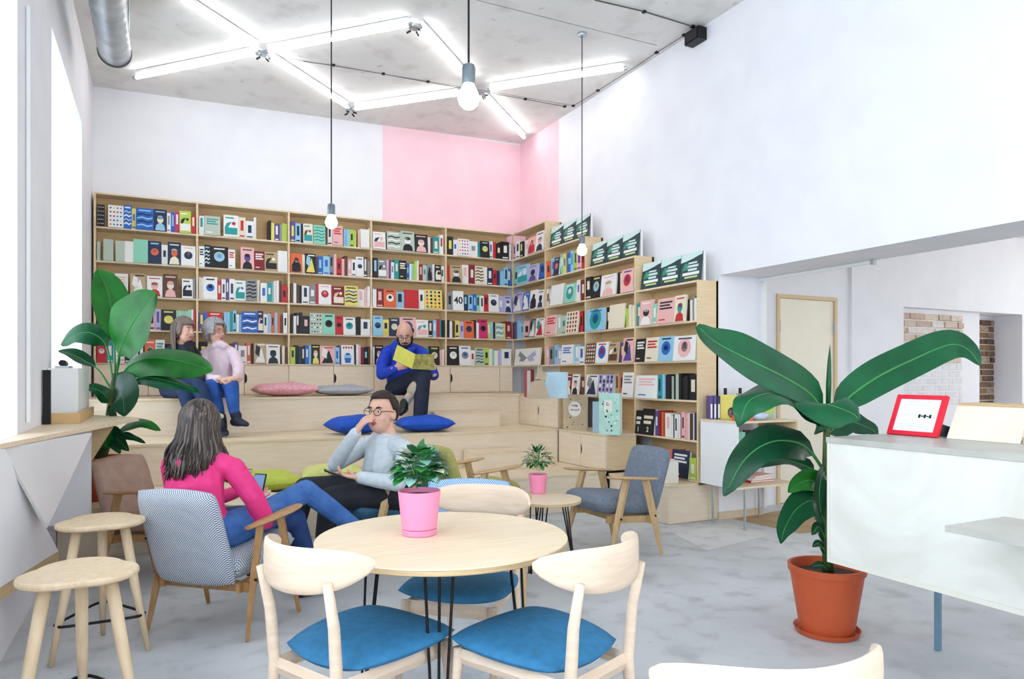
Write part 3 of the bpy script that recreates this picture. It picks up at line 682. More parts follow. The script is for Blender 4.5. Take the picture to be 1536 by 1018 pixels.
for s in (-1, 1): MB().add([(-.01, s*.02, .28), (.03, s*.025, .28), (.01, s*.03, .34), (.01, s*.01, .28)], [(0, 1, 2), (1, 3, 2), (3, 0, 2), (0, 3, 1)]).build('ear', KR, t, world=False)
# thin magazines on the base plinth, in front of the lowest shelf
p0 = at_x(990, 720, 4.34)
for i in range(9):
    y = p0.y-.03*i
    t = thing('magazine', (4.3, y, LV[0]-.019), 'thin %s magazine, %s from left of the row on the base plinth' % (('white', 'pale pink')[i % 2], ORD[i+1]), 'magazine', 'magazines on the base plinth')
    MB().box(4.19, 4.36, y-.009, y-.002, LV[0]-.019, LV[0]+.2-.01*(i % 3)).build('cover', (BM['W'], BM['P'])[i % 2], t)
    MB().box(4.193, 4.357, y-.012, y-.0092, LV[0]-.018, LV[0]+.195-.01*(i % 3)).build('pages', M_PAPER, t)
# ================================================================== FURNITURE
def pad(w, h, t, c=.5, p=4, n=12, M=None, pinch=0, mb=None, flatback=False):
    """soft rounded slab in the local xy plane, thickness along z"""
    m = mb or MB(); top = []; bot = []
    for i in range(n+1):
        for j in range(n+1):
            u = -1+2*i/n; v = -1+2*j/n
            u = math.copysign(1-(1-abs(u))**1.35, u); v = math.copysign(1-(1-abs(v))**1.35, v)
            x = u*math.sqrt(1-c*v*v/2); y = v*math.sqrt(1-c*u*u/2)
            if pinch: x *= 1-pinch*(1-v*v)*(-1)*0+pinch*(u*u*v*v); y *= 1+pinch*(u*u*v*v)
            z = math.sqrt(max(0, 1-abs(u)**p))*math.sqrt(max(0, 1-abs(v)**p))*t/2
            top.append(Vector((x*w/2, y*h/2, z))); bot.append(Vector((x*w/2, y*h/2, -z*(.25 if flatback else 1)-.0005)))
    N = n+1; vs = top+bot
    if M: vs = [M @ q for q in vs]
    fs = []
    for i in range(n):
        for j in range(n):
            a, b, c_, d = i*N+j, (i+1)*N+j, (i+1)*N+j+1, i*N+j+1
            fs.append((a, b, c_, d)); o = N*N; fs.append((o+d, o+c_, o+b, o+a))
    for k in range(n):
        o = N*N
        for a, b in ((k, k+1), ((n*N)+k+1, n*N+k), ((k+1)*N, k*N), (k*N+n, (k+1)*N+n)): fs.append((a, b, o+b, o+a))
    return m.add(vs, fs)
def MX(loc, rx=0, ry=0, rz=0): return Matrix.Translation(loc) @ Euler((rx, ry, rz)).to_matrix().to_4x4()
def check_mat(name, a, b, sc, dims):
    m = mat(name, a, .8); nt = m.node_tree; bs = nt.nodes['Principled BSDF']
    tc = nt.nodes.new('ShaderNodeTexCoord'); mp = nt.nodes.new('ShaderNodeMapping'); mp.inputs['Scale'].default_value = dims
    mp.inputs['Location'].default_value = (.0013, .0017, .0011)
    ck = nt.nodes.new('ShaderNodeTexChecker'); ck.inputs['Scale'].default_value = sc
    ck.inputs[1].default_value = hexc(a); ck.inputs[2].default_value = hexc(b)
    nt.links.new(tc.outputs['Object'], mp.inputs[0]); nt.links.new(mp.outputs[0], ck.inputs[0]); nt.links.new(ck.outputs[0], bs.inputs['Base Color'])
    return m
HT_B = check_mat('houndstooth_back', '#e3e7ec', '#42526e', 165, (0.0, 1, 1)); HT_S = check_mat('houndstooth_seat', '#e3e7ec', '#42526e', 165, (1, 1, 0)); HT_E = check_mat('houndstooth_side', '#d9dce0', '#3a4356', 165, (1, 0, 1))
HB_B = check_mat('blue_houndstooth_back', '#bcd3ea', '#4f7fb4', 165, (0, 1, 1)); HB_S = check_mat('blue_houndstooth_seat', '#bcd3ea', '#4f7fb4', 165, (1, 1, 0))
GR_F = mat('grey_wool', '#7f8794', .9, '#6f7784', 40, 4, bump=.25); BR_F = mat('brown_leatherette', '#b59684', .55, '#a58574', 14, 4, bump=.1)
OL_F = mat('olive_wool', '#b9b36c', .9, '#aaa35d', 40, 4, bump=.2); BL_F = mat('petrol_wool', '#3f6a86', .9, '#365d78', 40, 4, bump=.2)
def armchair(x, y, head, fb, fs, wood, label, grp='wooden armchairs'):
    t = thing('armchair', (x, y, 0), label, 'armchair', grp, rz=head)
    def B(m, nm, mt, sm=True, au=None): return m.build(nm, mt, t, sm, world=False, auto=au)
    for s in (1, -1):
        yy = s*.29
        # arm: long paddle with rounded ends, a little higher in front
        pts = [(-.21, yy, .575), (-.12, yy+s*.004, .582), (0, yy+s*.01, .592), (.12, yy+s*.012, .603), (.21, yy+s*.01, .612), (.25, yy+s*.006, .616)]
        B(MB().tube(pts, [.022, .034, .042, .046, .042, .026], 12, ry=[.009, .012, .013, .013, .012, .009], lat=(0, 1, 0), round_ends=False), 'armrest', wood, au=50)
        for nm, (xt, xb) in (('front_leg', (.08, .24)), ('rear_leg', (-.1, -.24))):
            B(MB().tube([(xt, yy, .578 if xt < 0 else .588), ((xt+xb)/2, yy+s*.006, .30), (xb, yy+s*.018, .002)], [.017, .017, .011], 4, ry=[.036, .034, .017], lat=(0, 1, 0)), nm, wood, False)
    B(MB().box(.13, .16, -.28, .28, .275, .325), 'front_rail', wood, False)
    B(MB().box(-.19, -.16, -.28, .28, .235, .285), 'rear_rail', wood, False)
    for s in (1, -1): 
        B(MB().box(-.2, .24, s*.235-.012, s*.235+.012, .25, .30, MX((0, 0, 0), ry=-.07)), 'seat_rail', wood, False)
        for q in (.145, -.175): B(MB().tube([(q, s*.308, .3), (q, s*.318, .3)], .008, 8), 'bolt', M_BLK, False)
    B(pad(.56, .52, .15, .22, 8, 14, MX((.03, 0, .385), ry=-.10)), 'seat_cushion', fs)
    # reclining padded back, slightly tapering to its rounded top
    m = MB(); pad(.56, .52, .1, .3, 8, 16, MX((0, 0, 0)), mb=m)
    R = MX((-.31, 0, .53), ry=-PI/2-.33)
    for q in m.v:
        k = (q.x+.28)/.56; q.y *= 1.0-.10*(1-abs(k-.55)); 
    m.v = [R @ q for q in m.v]
    B(m, 'backrest', fb)
    return t
armchair(.33, 4.24, math.atan2(.745, .667), HT_B, HT_S, M_WAL, 'houndstooth armchair with oak arms, occupied by the person in pink')
armchair(3.19, 4.655, PI+.03, GR_F, GR_F, M_OAKP, 'empty grey wool armchair with pale oak arms facing the small round table')
armchair(1.47, 5.22, math.atan2(-.25, -.97), BL_F, BL_F, M_OAKP, 'petrol blue armchair occupied by the man in the pale sweater')
A, B_ = at_z(790, 750, .6), at_z(830, 730, .6)
armchair(1.72, 3.98, math.radians(62), HB_B, HB_S, M_OAKP, 'blue houndstooth armchair seen from behind, beyond the round cafe table')
armchair(2.42, 5.55, math.radians(8), OL_F, OL_F, M_OAKP, 'olive green armchair in front of the lowest seating tier')
armchair(.02, 5.55, math.radians(-42), BR_F, BR_F, M_WAL, 'brown leatherette armchair behind the bar stools')
# ------------------------------------------------------------------ cafe chairs
SEAT_B = mat('petrol_blue_seat', '#2f76a3', .75, '#28698f', 30, 4, bump=.1)
def cafe_chair(x, y, head, label):
    t = thing('cafe_chair', (x, y, 0), label, 'chair', 'beech cafe chairs', rz=head)
    def B(m, nm, mt, sm=True, au=None): return m.build(nm, mt, t, sm, world=False, auto=au)
    m = MB(); pad(.48, .49, .075, .55, 3, 16, mb=m)
    for q in m.v: q.y *= .96+.10*(q.x/.24); q.z += .012*(q.y/.24)**2
    m.v = [MX((.01, 0, .455), ry=-.03) @ q for q in m.v]; B(m, 'seat', SEAT_B)
    for s in (1, -1):
        B(MB().tube([(-.285, s*.175, .002), (-.265, s*.165, .25), (-.255, s*.16, .42), (-.27, s*.165, .6), (-.30, s*.172, .742)], [.015, .021, .022, .02, .016], 8, ry=[.013, .017, .018, .016, .013], lat=(1, 0, 0)), 'rear_leg', M_BEECH)
        B(MB().tube([(.25, s*.215, .002), (.225, s*.2, .2), (.2, s*.185, .43)], [.013, .018, .022], 10), 'front_leg', M_BEECH)
        B(MB().tube([(-.25, s*.162, .405), (.2, s*.187, .405)], [.014, .014], 4, ry=.026, lat=(0, 1, 0)), 'side_rail', M_BEECH, False)
    B(MB().tube([(.2, -.185, .405), (.2, .185, .405)], [.012, .012], 4, ry=.028, lat=(1, 0, 0)), 'front_rail', M_BEECH, False)
    B(MB().tube([(-.25, -.16, .405), (-.25, .16, .405)], [.012, .012], 4, ry=.028, lat=(1, 0, 0)), 'back_rail', M_BEECH, False)
    # bent backrest: a band, tall in the middle, tapering to the tips
    rg = []; n = 26
    for i in range(n+1):
        u = -1+2*i/n; an = u*1.18; c = Vector((-.08-.255*math.cos(an)+.0, .265*math.sin(an), .768+.022*abs(u)**2))
        nv = Vector((-math.cos(an), math.sin(an), 0)); hh = .056*(1-abs(u)**3.2)+.017; th = .0125*(1-.35*abs(u)**4)
        if i in (0, n): hh *= .62; th *= .6
        ring = []
        for a in range(12):
            q = 2*PI*a/12; ca, sa = math.cos(q), math.sin(q)
            ring.append(c+nv*(th*math.copysign(abs(ca)**.6, ca)+.10*hh*sa*0)+Vector((0, 0, hh*math.copysign(abs(sa)**.6, sa))))
        rg.append(ring)
    B(MB().rings(rg), 'backrest', M_BEECH, True, 50)
    return t
cafe_chair(.64, 2.42, math.radians(26), 'beech chair with blue seat at the front left of the round table')
cafe_chair(1.165, 2.14, math.radians(112), 'beech chair with blue seat at the front right of the round table')
cafe_chair(1.19, 2.86, math.radians(228), 'beech chair with blue seat tucked under the far side of the round table')
cafe_chair(1.125, 1.215, math.radians(76), 'beech chair cut off by the bottom edge, only its backrest showing')
# ------------------------------------------------------------------ round tables on hairpin legs
def round_table(x, y, r, h, angs, rods, label, lr=.8):
    t = thing('round_table', (x, y, 0), label, 'table')
    MB().lathe([(.001, h-.024), (r-.003, h-.024), (r, h-.021), (r, h-.0045)], (0, 0, 0), 64).build('plywood_edge', M_EDGE, t, world=False)
    MB().lathe([(r-.0005, h-.004), (r-.002, h), (.001, h)], (0, 0, 0), 64).build('tabletop', M_PLYX, t, world=False)
    for a in angs:
        c = Vector((math.cos(a), math.sin(a), 0)); s = Vector((-math.sin(a), math.cos(a), 0)); b = c*(r*lr)+Vector((0, 0, .012))
        m = MB()
        for k in range(rods):
            o = (k-(rods-1)/2)*.05; inn = -.03 if k == 1 and rods == 3 else 0
            m.tube([c*(r*lr-.06+inn)+s*o*1.0+Vector((0, 0, h-.026)), b+s*o*.25], .0055, 8)
        m.tube([b-s*.016, b+s*.016], .0065, 8); m.build('hairpin_leg', M_BLK, t, world=False)
        MB().box(-.05, .04, -.06, .06, h-.03, h-.0245, Matrix.Translation(c*(r*lr-.07)) @ Matrix.Rotation(a, 4, 'Z')).build('mounting_plate', M_BLK, t, world=False)
    return t
R3 = lambda a0: [math.radians(a0+120*k) for k in range(3)]
round_table(.985, 2.59, .485, .74, R3(247), 3, 'round pale plywood cafe table on black hairpin legs with the pink pot')
SP = at_z(822, 747, .5)
round_table(SP.x, SP.y, .235, .5, R3(200), 3, 'small round side table between blue and grey armchairs, carrying a pink pot')
CP = at_d(372, 745, 5.1)
round_table(.58, 5.30, .26, .5, R3(20), 3, 'low round coffee table beyond the person in pink, holding a white cup')
# ------------------------------------------------------------------ bar stools
def stool(x, y, label):
    t = thing('bar_stool', (x, y, 0), label, 'stool', 'beech bar stools')
    A = [math.radians(a) for a in (-28, 92, 212)]
    prof = []
    for j in range(60):
        a = 2*PI*j/60; k = max(math.cos(a-q) for q in A); r = .205*(.80+.20*((k-.5)/.5)**1.25)
        prof.append((r*math.cos(a), r*math.sin(a)))
    MB().rings([[Vector((px*s, py*s, z)) for px, py in prof] for s, z in ((.93, .622), (.99, .63), (1, .64), (.985, .648), (.955, .65))]).build('seat', M_OAK, t, world=False)
    F = []
    for a in A:
        c = Vector((math.cos(a), math.sin(a), 0))
        MB().tube([c*.115+Vector((0, 0, .623)), c*.17+Vector((0, 0, .32)), c*.235+Vector((0, 0, .002))], [.023, .021, .012], 12).build('leg', M_OAK, t, True, world=False)
    pts = []
    for i in range(3):
        a = A[i]; c = Vector((math.cos(a), math.sin(a), 0))*.205; s = Vector((-math.sin(a), math.cos(a), 0))
        pts += [c-s*.03, c+s*.03]
    loop = []
    for i in range(6): 
        p, q = pts[i], pts[(i+1) % 6]; loop += [p.lerp(q, .1), p.lerp(q, .9)]
    z = Vector((0, 0, .18)); rg = []
    for i in range(len(loop)):
        d = (loop[(i+1) % 12]-loop[i-1]).normalized(); nrm = Vector((-d.y, d.x, 0))
        rg.append([loop[i]+z+nrm*.007*math.cos(2*PI*k/8)+Vector((0, 0, .007*math.sin(2*PI*k/8))) for k in range(8)])
    MB().rings(rg, cap=False, closed=True).build('footrest', M_BLK, t, True, world=False)
stool(-.26, 4.06, 'three-legged beech bar stool farther from the camera, beside the houndstooth armchair')
stool(-.265, 3.04, 'three-legged beech bar stool nearest the camera at the lower left')
# ------------------------------------------------------------------ window bar
M_BARW = mat('white_laminate', '#eceaea', .45)
t = thing('window_bar', (XL, 4.0, 0), 'folded plywood window bar with pointed top and white sloping supports', 'bar counter')
MB().prism([(XL+.002, 3.86, 1.026), (-.139, 6.008, 1.026), (XL+.002, 7.0, 1.026)], 2, (0, 0, .024)).build('bar_top', M_PLYX, t)
MB().prism([(-.74, 3.55, 1.025), (-.645, 3.99, 1.025), (-.50, 4.60, .40), (-.70, 3.70, .40)], 0, (-.018, .004, 0)).build('front_panel', M_BARW, t)
MB().prism([(-.70, 3.70, .34), (-.50, 4.60, .34), (-.50, 4.60, .399), (-.70, 3.70, .399)], 0, (-.02, .004, 0)).build('lower_edge', M_EDGE, t)
MB().prism([(-.655, 4.03, 1.024), (-.36, 4.86, 1.024), (-.505, 4.22, .60)], 0, (-.016, .01, 0)).build('triangular_support', mat('pale_grey_laminate', '#dcd9d6', .5), t)
MB().prism([(XL+.002, 5.62, .36), (-.42, 5.62, .36), (-.42, 5.62, 1.024), (XL+.002, 5.62, 1.024)], 1, (0, .02, 0)).build('end_board', M_BARW, t)
MB().prism([(-.418, 5.63, 1.024), (-.28, 5.63, 1.024), (-.418, 5.63, .78)], 1, (0, .02, 0)).build('bracket', M_EDGE, t)
for i, (a, b) in enumerate(wins):
    o = struct(MB().box(XL-TK+.13, XL-.003, a+.002, b-.002, WZ0+.001, WZ0+.05).build('trim_%d' % (3+i), M_WHITE))
t = thing('white_box', (-.6, 6.0, 1.05), 'white boxed-in unit with a black clip on the window bar', 'box')
MB().box(XL+.004, -.50, 5.65, 6.48, 1.051, 1.415).build('body', M_WHITE, t)
MB().box(-.64, -.56, 5.70, 5.95, 1.4155, 1.43).build('tray', M_STEEL, t)
MB().tube([(-.60, 5.72, 1.45), (-.60, 5.82, 1.45)], .022, 10).tube([(-.60, 5.85, 1.445), (-.60, 5.93, 1.445)], .016, 10).build('black_clip', M_BLK, t)
t = thing('wooden_rim', (-.6, 5.5, 1.05), 'low pine rim board around the white box on the bar', 'board')
for nm, g in (('long_board', (-.49, -.472, 5.46, 6.55, 1.051, 1.12)), ('short_board', (XL+.004, -.4725, 5.44, 5.459, 1.051, 1.12))):
    MB().box(*g).build(nm, mat('pine', '#dcb985', .5, '#cfa772', 8, 4), t)
b = MB().box(XL+.006, XL+.05, 5.40, 5.43, 1.052, 1.40).build('slim_tablet', M_BLK); tag(b, 'slim black case standing upright against the wall on the bar', 'case')
# ------------------------------------------------------------------ service counter on the right
CX0, CX1, CY1, CY0, CZ = 2.75, 3.56, 2.28, -1.3, 1.08
t = thing('service_counter', (CX0, CY1, 0), 'long whitewashed plywood service counter floating on thin steel legs', 'counter')
MB().box(CX0+.004, CX0+.024, CY0, CY1-.006, .515, CZ-.026).build('front_panel', M_CNT, t)
MB().box(CX0+.0245, CX1-.02, CY1-.024, CY1-.006, .515, CZ-.026).build('end_panel', M_CNT, t)
MB().box(CX0+.0245, CX1-.02, CY0, CY1-.0245, .515, .533).build('bottom_panel', M_CNT, t)
m = MB(); m.box(CX0, CX0+.0035, CY0, CY1, .507, .527); m.box(CX0, CX0+.0035, CY1-.014, CY1, .5275, CZ-.026); m.build('edge_band', mat('pale_edge_band', '#d9d4c6', .5), t)
MB().box(CX0-.002, CX1, CY0, CY1+.004, CZ-.025, CZ).build('worktop', M_CTOP, t)
for x, y in ((3.46, 2.215), (3.46, .4), (2.95, .6)):
    MB().box(x-.012, x+.012, y-.012, y+.012, .002, .514).build('steel_leg', mat('blue_steel_leg', '#7fa3b8', .35, metal=.5), t)
MB().box(2.405, CX0+.003, -.3, 1.515, .828, .85).build('front_shelf', M_CTOP, t)
t = thing('red_sign_frame', (3.2, 2.14, CZ), 'red framed notice leaning on the service counter', 'sign')
lean = .42
def SF(u, v, o=0): return Vector((3.15+lean*v-o*.92, 2.265-u, CZ+.002+v*.93+o*.38))
W_, H_ = .245, .20
def slab(nm, u0, u1, v0, v1, o0, o1, m_): 
    q = [SF(u, v, o) for o in (o0, o1) for v in (v0, v1) for u in (u0, u1)]
    return MB().add(q, BOXF).build(nm, m_, t)
RED = mat('red_plastic', '#e02238', .35)
slab('backing', 0, W_, 0, H_, -.012, 0, RED)
for u0, u1, v0, v1 in ((0, .022, 0, H_), (W_-.022, W_, 0, H_), (.0225, W_-.0225, 0, .02), (.0225, W_-.0225, H_-.02, H_)): slab('frame_side', u0, u1, v0, v1, .0005, .008, RED)
slab('paper', .0225, W_-.0225, .0205, H_-.0205, .0005, .002, mat('white_sheet', '#eef3f8', .6))
for v in (.165, .15, .1, .055, .045): slab('print_line', .05, .17, v, v+.0025, .0022, .0026, mat('faint_print', '#b9c2cc', .6))
for k in range(5): slab('squiggle', .13+.013*k, .141+.013*k, .088+.006*(k % 2), .1+.006*((k+1) % 2), .0022, .0028, M_BLK)
b = MB().add([SF(.225, .012, -.02), SF(.30, .012, -.1), SF(.30, .012, -.16), SF(.225, .012, -.16), SF(.225, .075, -.02), SF(.30, .068, -.1), SF(.30, .068, -.16), SF(.225, .075, -.16)], [(0, 3, 2, 1), (4, 5, 6, 7), (0, 1, 5, 4), (1, 2, 6, 5), (2, 3, 7, 6), (3, 0, 4, 7)])
for q in b.v: q.z = max(q.z, CZ+.001)
tag(b.build('card_reader', M_BLK), 'small black device behind the red notice on the counter', 'device')
t = thing('slanted_box', (3.2, 1.85, CZ), 'slanted pale plywood screen on the service counter right of the notice', 'box')
def SB(u, v): return Vector((3.17+.55*v, 1.99-u, CZ+.001+v))
m = MB(); q = [SB(0, 0), SB(.30, 0), SB(.30, .145), SB(0, .145)]; m.prism(q, 0, (.012, 0, .0)); m.build('front_board', mat('pale_birch', '#e6dccb', .5, '#dfd3be', 4, 4), t)
MB().box(3.25, 3.44, 1.69, 1.99, CZ+.1465, CZ+.158).build('top_board', M_EDGE, t)
MB().prism([(3.19, 1.6795, CZ+.001), (3.43, 1.6795, CZ+.001), (3.43, 1.6795, CZ+.145), (3.262, 1.6795, CZ+.145)], 1, (0, .009, 0)).build('side_board', M_EDGE, t)
# ------------------------------------------------------------------ display rack at the opening
t = thing('display_rack', (4.5, 4.7, 0), 'white display rack with shelves standing in the wide opening', 'rack')
RX1, RY0, RY1 = 5.24, 4.66, 5.125
MB().box(4.5, 4.52, RY0, RY1, .37, .945).build('side_panel', M_WHITE, t)
MB().box(4.495, RX1, RY0-.004, RY1, .9455, .963).build('top', M_PLYX, t)
for z in (.37, .665): MB().box(4.5205, RX1, RY0, RY1, z, z+.018).build('shelf', M_PLYX, t)
MB().box(RX1-.02, RX1, RY0, RY1, .6835, .945).build('end_panel', M_PLY, t)
for x in (4.62, 5.2):
    for y in (RY0+.03, RY1-.03): MB().tube([(x, y, .002), (x, y, .3695)], .011, 8).build('leg', M_STEEL, t)
RKZ = .964
def rackbook(x, y, w, h, th, c, label, prints=(), z=RKZ, yaw=-.45):
    t = thing('book', (x, y, z), label, 'book', 'books on the display rack', rz=yaw)
    MB().box(-w/2, w/2, 0, .003, .001, h).box(-w/2, w/2, th-.003, th, .001, h).box(-w/2, -w/2+.003, .003, th-.003, .001, h).build('cover', BM[c], t, world=False)
    MB().box(-w/2+.003, w/2-.003, .003, th-.003, .004, h-.004).build('pages', M_PAPER, t, world=False)
    for poly, k in prints: MB().add([(u, -.0009, v) for u, v in poly], [tuple(range(len(poly)))]).build('cover_print', BM[k], t, world=False)
for k in range(3): rackbook(4.545+.03*k, 5.03-.016*k, .026, .215, .12, 'V' if k < 2 else 'N', '%s of three dark striped paperbacks at the left end of the display rack' % ('leftmost', 'middle', 'rightmost')[k], [([(-.008, .01), (.008, .01), (.008, .14), (-.008, .14)], 'W')])
rackbook(4.70, 4.97, .165, .225, .03, 'Y', 'yellow book with a portrait on the display rack', [(pc(.025, .06, .038, 14, .05), 'K'), (pc(.02, .052, .028, 14, .038), 'P')])
rackbook(4.89, 4.95, .165, .235, .03, 'G', 'grey book with a pale figure on the display rack', [([(-.02, .04), (.02, .04), (.025, .2), (-.025, .2)], 'C'), (pc(.01, .02, .03, 10, .02), 'K')])
rackbook(5.06, 4.86, .14, .25, .03, 'g', 'green book with a yellow title band on the display rack', [([(-.065, .05), (.065, .05), (.065, .1), (-.065, .1)], 'y'), (pc(.0, .16, .05, 12), 'D')])
for x, y, nm in ((4.735, 5.055, 'behind the yellow book'), (4.915, 5.05, 'behind the grey book')):
    b = thing('bottle', (x, y, RKZ), 'dark bottle %s on the display rack' % nm, 'bottle', 'dark bottles on the display rack')
    MB().lathe([(.03, .001), (.032, .01), (.032, .19), (.014, .235)], (x, y, RKZ), 16).build('glass', mat('dark_glass', '#20261f', .15), b, True, auto=40)
    MB().lathe([(.014, .2352), (.0155, .2355), (.0155, .285), (.001, .286)], (x, y, RKZ), 14).build('cap', M_BLK, b)
b = thing('orange_box', (4.66, 4.76, RKZ), 'flat orange box lying at the front edge of the display rack', 'box', rz=-.4)
MB().box(-.085, .085, -.03, .03, .001, .05).build('carton', BM['O'], b, world=False); MB().box(-.075, -.03, -.0312, -.0302, .02, .045).build('emblem', BM['D'], b, world=False); MB().box(-.02, .06, -.0312, -.0302, .015, .032).build('label', BM['P'], b, world=False)
b = thing('blue_tray', (4.86, 4.77, RKZ), 'pale blue boat-shaped bowl on the display rack', 'bowl')
MB().lathe([(.05, .001), (.075, .02), (.092, .06), (.088, .06), (.07, .024), (.001, .01)], (4.86, 4.77, RKZ), 22).build('shell', mat('pale_blue_glaze', '#cfd9ee', .3), b, True)
rk2 = random.Random(4)
for i in range(7):
    x = 4.57+.092*i; c = 'ytKDORb'[i]; 
    rackbook(x, 4.78, .08, rk2.uniform(.17, .22), .03, c, '%s booklet, %s from left on the middle shelf of the display rack' % (CN[c], ORD[i+1]), [([(-.03, .05), (.03, .05), (.03, .09), (-.03, .09)], ALT[c][0])], z=.684, yaw=-.3)
for i in range(3):
    b = thing('flat_book', (4.95, 4.9, .389+.022*i), '%s book lying flat, %s from bottom, lowest shelf of display rack' % (('red', 'white', 'pale pink')[i], ORD[i+1]), 'book', 'flat books on the display rack', rz=.1*i)
    MB().box(-.15, .15, -.1, .1, 0.0005, .003).box(-.15, .15, -.1, .1, .018, .021).box(-.15, -.146, -.1, .1, .003, .018).build('cover', BM['RWP'[i]], b, world=False)
    MB().box(-.145, .146, -.096, .096, .0032, .0178).build('pages', M_PAPER, b, world=False)
# ------------------------------------------------------------------ cushions on the tiers
def cushion(px, y, z, w, d, h, col, label, yaw=0, tilt=0):
    p = at_y(px, 600, y); t = thing('cushion', (p.x, y, z), label, 'cushion', 'cushions on the seating tiers', rz=yaw)
    m = MB(); pad(w, d, h, -.08, 2.8, 16, MX((0, 0, h*.5+.004), rx=tilt), mb=m)
    for q in m.v: q.z = max(q.z+.012*math.sin(q.x*17)*math.cos(q.y*13)*(q.z/h), .001)
    m.build('cover', col, t, True, world=False)
    MB().tube([(-w/2*1.01, -d/2*1.01, h*.5), (0, -d/2*1.0, h*.5), (w/2*1.01, -d/2*1.01, h*.5)], .004, 6).build('piping', col, t, world=False)
BLUE = mat('cobalt_cushion', '#1c57c4', .7, '#164cb4', 20, 3); LIME = mat('lime_cushion', '#c9d25a', .75, '#bfc94d', 20, 3); LIM2 = mat('pale_lime_cushion', '#dcdc8c', .75, '#d2d27c', 20, 3)
PKN = mat('pink_knit', '#efbcc0', .9, '#e0919a', 60, 2, bump=.8); GRC = mat('grey_felt_cushion', '#b4b3b7', .9, '#a6a5aa', 30, 3)
cushion(427, 8.42, LV[2], .66, .5, .15, PKN, 'pink knitted cushion on the top tier', .05)
cushion(514, 8.42, LV[2], .64, .5, .12, GRC, 'flat grey felt cushion on the top tier', -.04)
cushion(532, 7.42, LV[1], .5, .46, .19, BLUE, 'cobalt blue cushion partly hidden behind the man in the pale sweater', .2)
cushion(636, 7.42, LV[1], .58, .46, .17, BLUE, 'cobalt blue cushion on the middle tier at the feet of the reader', -.1)
cushion(398, 6.42, LV[0], .55, .5, .16, LIME, 'lime cushion on the lowest tier behind the coffee table', .1)
cushion(500, 6.5, LV[0], .55, .46, .18, LIM2, 'pale yellow-green cushion on the lowest tier left of the seated man', -.15)
# ------------------------------------------------------------------ cup, phone and pots
t = thing('coffee_cup', (.62, 5.17, .5), 'white coffee cup with handle on the low coffee table', 'cup')
p = Vector((.62, 5.17, .501))
CER = mat('white_ceramic', '#f1f1f0', .25)
MB().lathe([(.022, 0), (.03, .004), (.042, .04), (.045, .075), (.042, .075), (.038, .04), (.02, .01), (.001, .008)], p, 22).build('bowl', CER, t, True)
MB().tube(bez(p+Vector((.040, -.012, .062)), p+Vector((.085, -.03, .07)), p+Vector((.075, -.026, .01)), p+Vector((.034, -.01, .02)), 8), .006, 8).build('handle', CER, t, True)
MB().lathe([(.035, -.0005), (.06, .004), (.072, .011), (.07, .013), (.05, .006), (.001, .005)], p, 24).build('saucer', CER, t, True)
# ================================================================== PLANTS
def leaf_mat(name, a, b):
    m = mat(name, a, .42, b, 7, 4, spec=.28); m.node_tree.nodes['Principled BSDF'].inputs['Subsurface Weight'].default_value = 0
    return m
LG = leaf_mat('banana_leaf_deep', '#0d5a33', '#084627'); LG2 = leaf_mat('banana_leaf_bright', '#217a24', '#125e1b'); LG3 = leaf_mat('banana_leaf_dark', '#10492c', '#0b3a24')
LRIB = mat('leaf_midrib', '#3f8a45', .45); STEM = mat('banana_stem', '#4d6a2f', .5, '#3a4526', 12, 3); SOIL = mat('potting_soil', '#3b2f28', .95, '#5a4a3e', 60, 3, bump=.8)
TERRA = mat('terracotta_plastic', '#c4572f', .5, '#b94f29', 4, 3)
def leaf(root, pts, hw, nrm, m, fold=.25, wav=.1, droop=0.0, tip=.55, name='leaf', stalk=0.0, n=5):
    """blade along a midrib; nrm = direction its upper face looks; hw half width (m)"""
    C = spline(pts, n); k = len(C); L = MB(); R = random.Random(int(C[-1].x*999)); cols = 6; grid = []
    N0 = Vector(nrm).normalized()
    ph = R.uniform(0, 6)
    for i, c in enumerate(C):
        t = i/(k-1); d = (C[min(i+1, k-1)]-C[max(i-1, 0)]).normalized(); nn = (N0-d*N0.dot(d)).normalized(); sd = d.cross(nn)
        if t < stalk: w = .006
        else:
            q = (t-stalk)/(1-stalk); w = hw*max(.03, (math.sin(PI*min(1, q**tip*1.0)) if q > 0 else 0))**.62*(1 if q < .97 else .6)
            if q < .12: w *= .25+.75*q/.12
        row_ = []
        for j in range(-cols, cols+1):
            u = j/cols; wv = wav*hw*math.sin(t*15+ph+(2 if u > 0 else 0))*abs(u)**2
            row_.append(c+sd*(u*w)+nn*(fold*abs(u)*w-droop*w*u*u*1.2+wv))
        grid.append(row_)
    W = 2*cols+1; vs = [p for r_ in grid for p in r_]; fs = []
    for i in range(k-1):
        for j in range(W-1): fs.append((i*W+j, i*W+j+1, (i+1)*W+j+1, (i+1)*W+j))
    # thin second skin so that the blade has a thickness
    th = .0016; back = []
    for i, r_ in enumerate(grid):
        d = (C[min(i+1, k-1)]-C[max(i-1, 0)]).normalized(); nn = (N0-d*N0.dot(d)).normalized()
        back += [p-nn*th for p in r_]
    o = len(vs); vs += back; fs += [tuple(o+q for q in reversed(f)) for f in fs[:]]
    L.add(vs, fs); lo = L.build(name, m, root, True)
    MB().tube([c+Vector((0, 0, .001)) for c in C[:-1]], [max(.0025, (.010 if stalk else .006)*(1-i/k)) for i in range(k-1)], 6).build('midrib', LRIB, lo, True) if False else None
    rib = MB().tube(C[:-1], [max(.002, (.0085 if stalk else .005)*(1-.9*i/k)) for i in range(k-1)], 6)
    off = Vector(root.location); me = rib.build('midrib', LRIB, None, True)
    me.data.transform(Matrix.Translation(-off)); me.parent = lo
    return lo
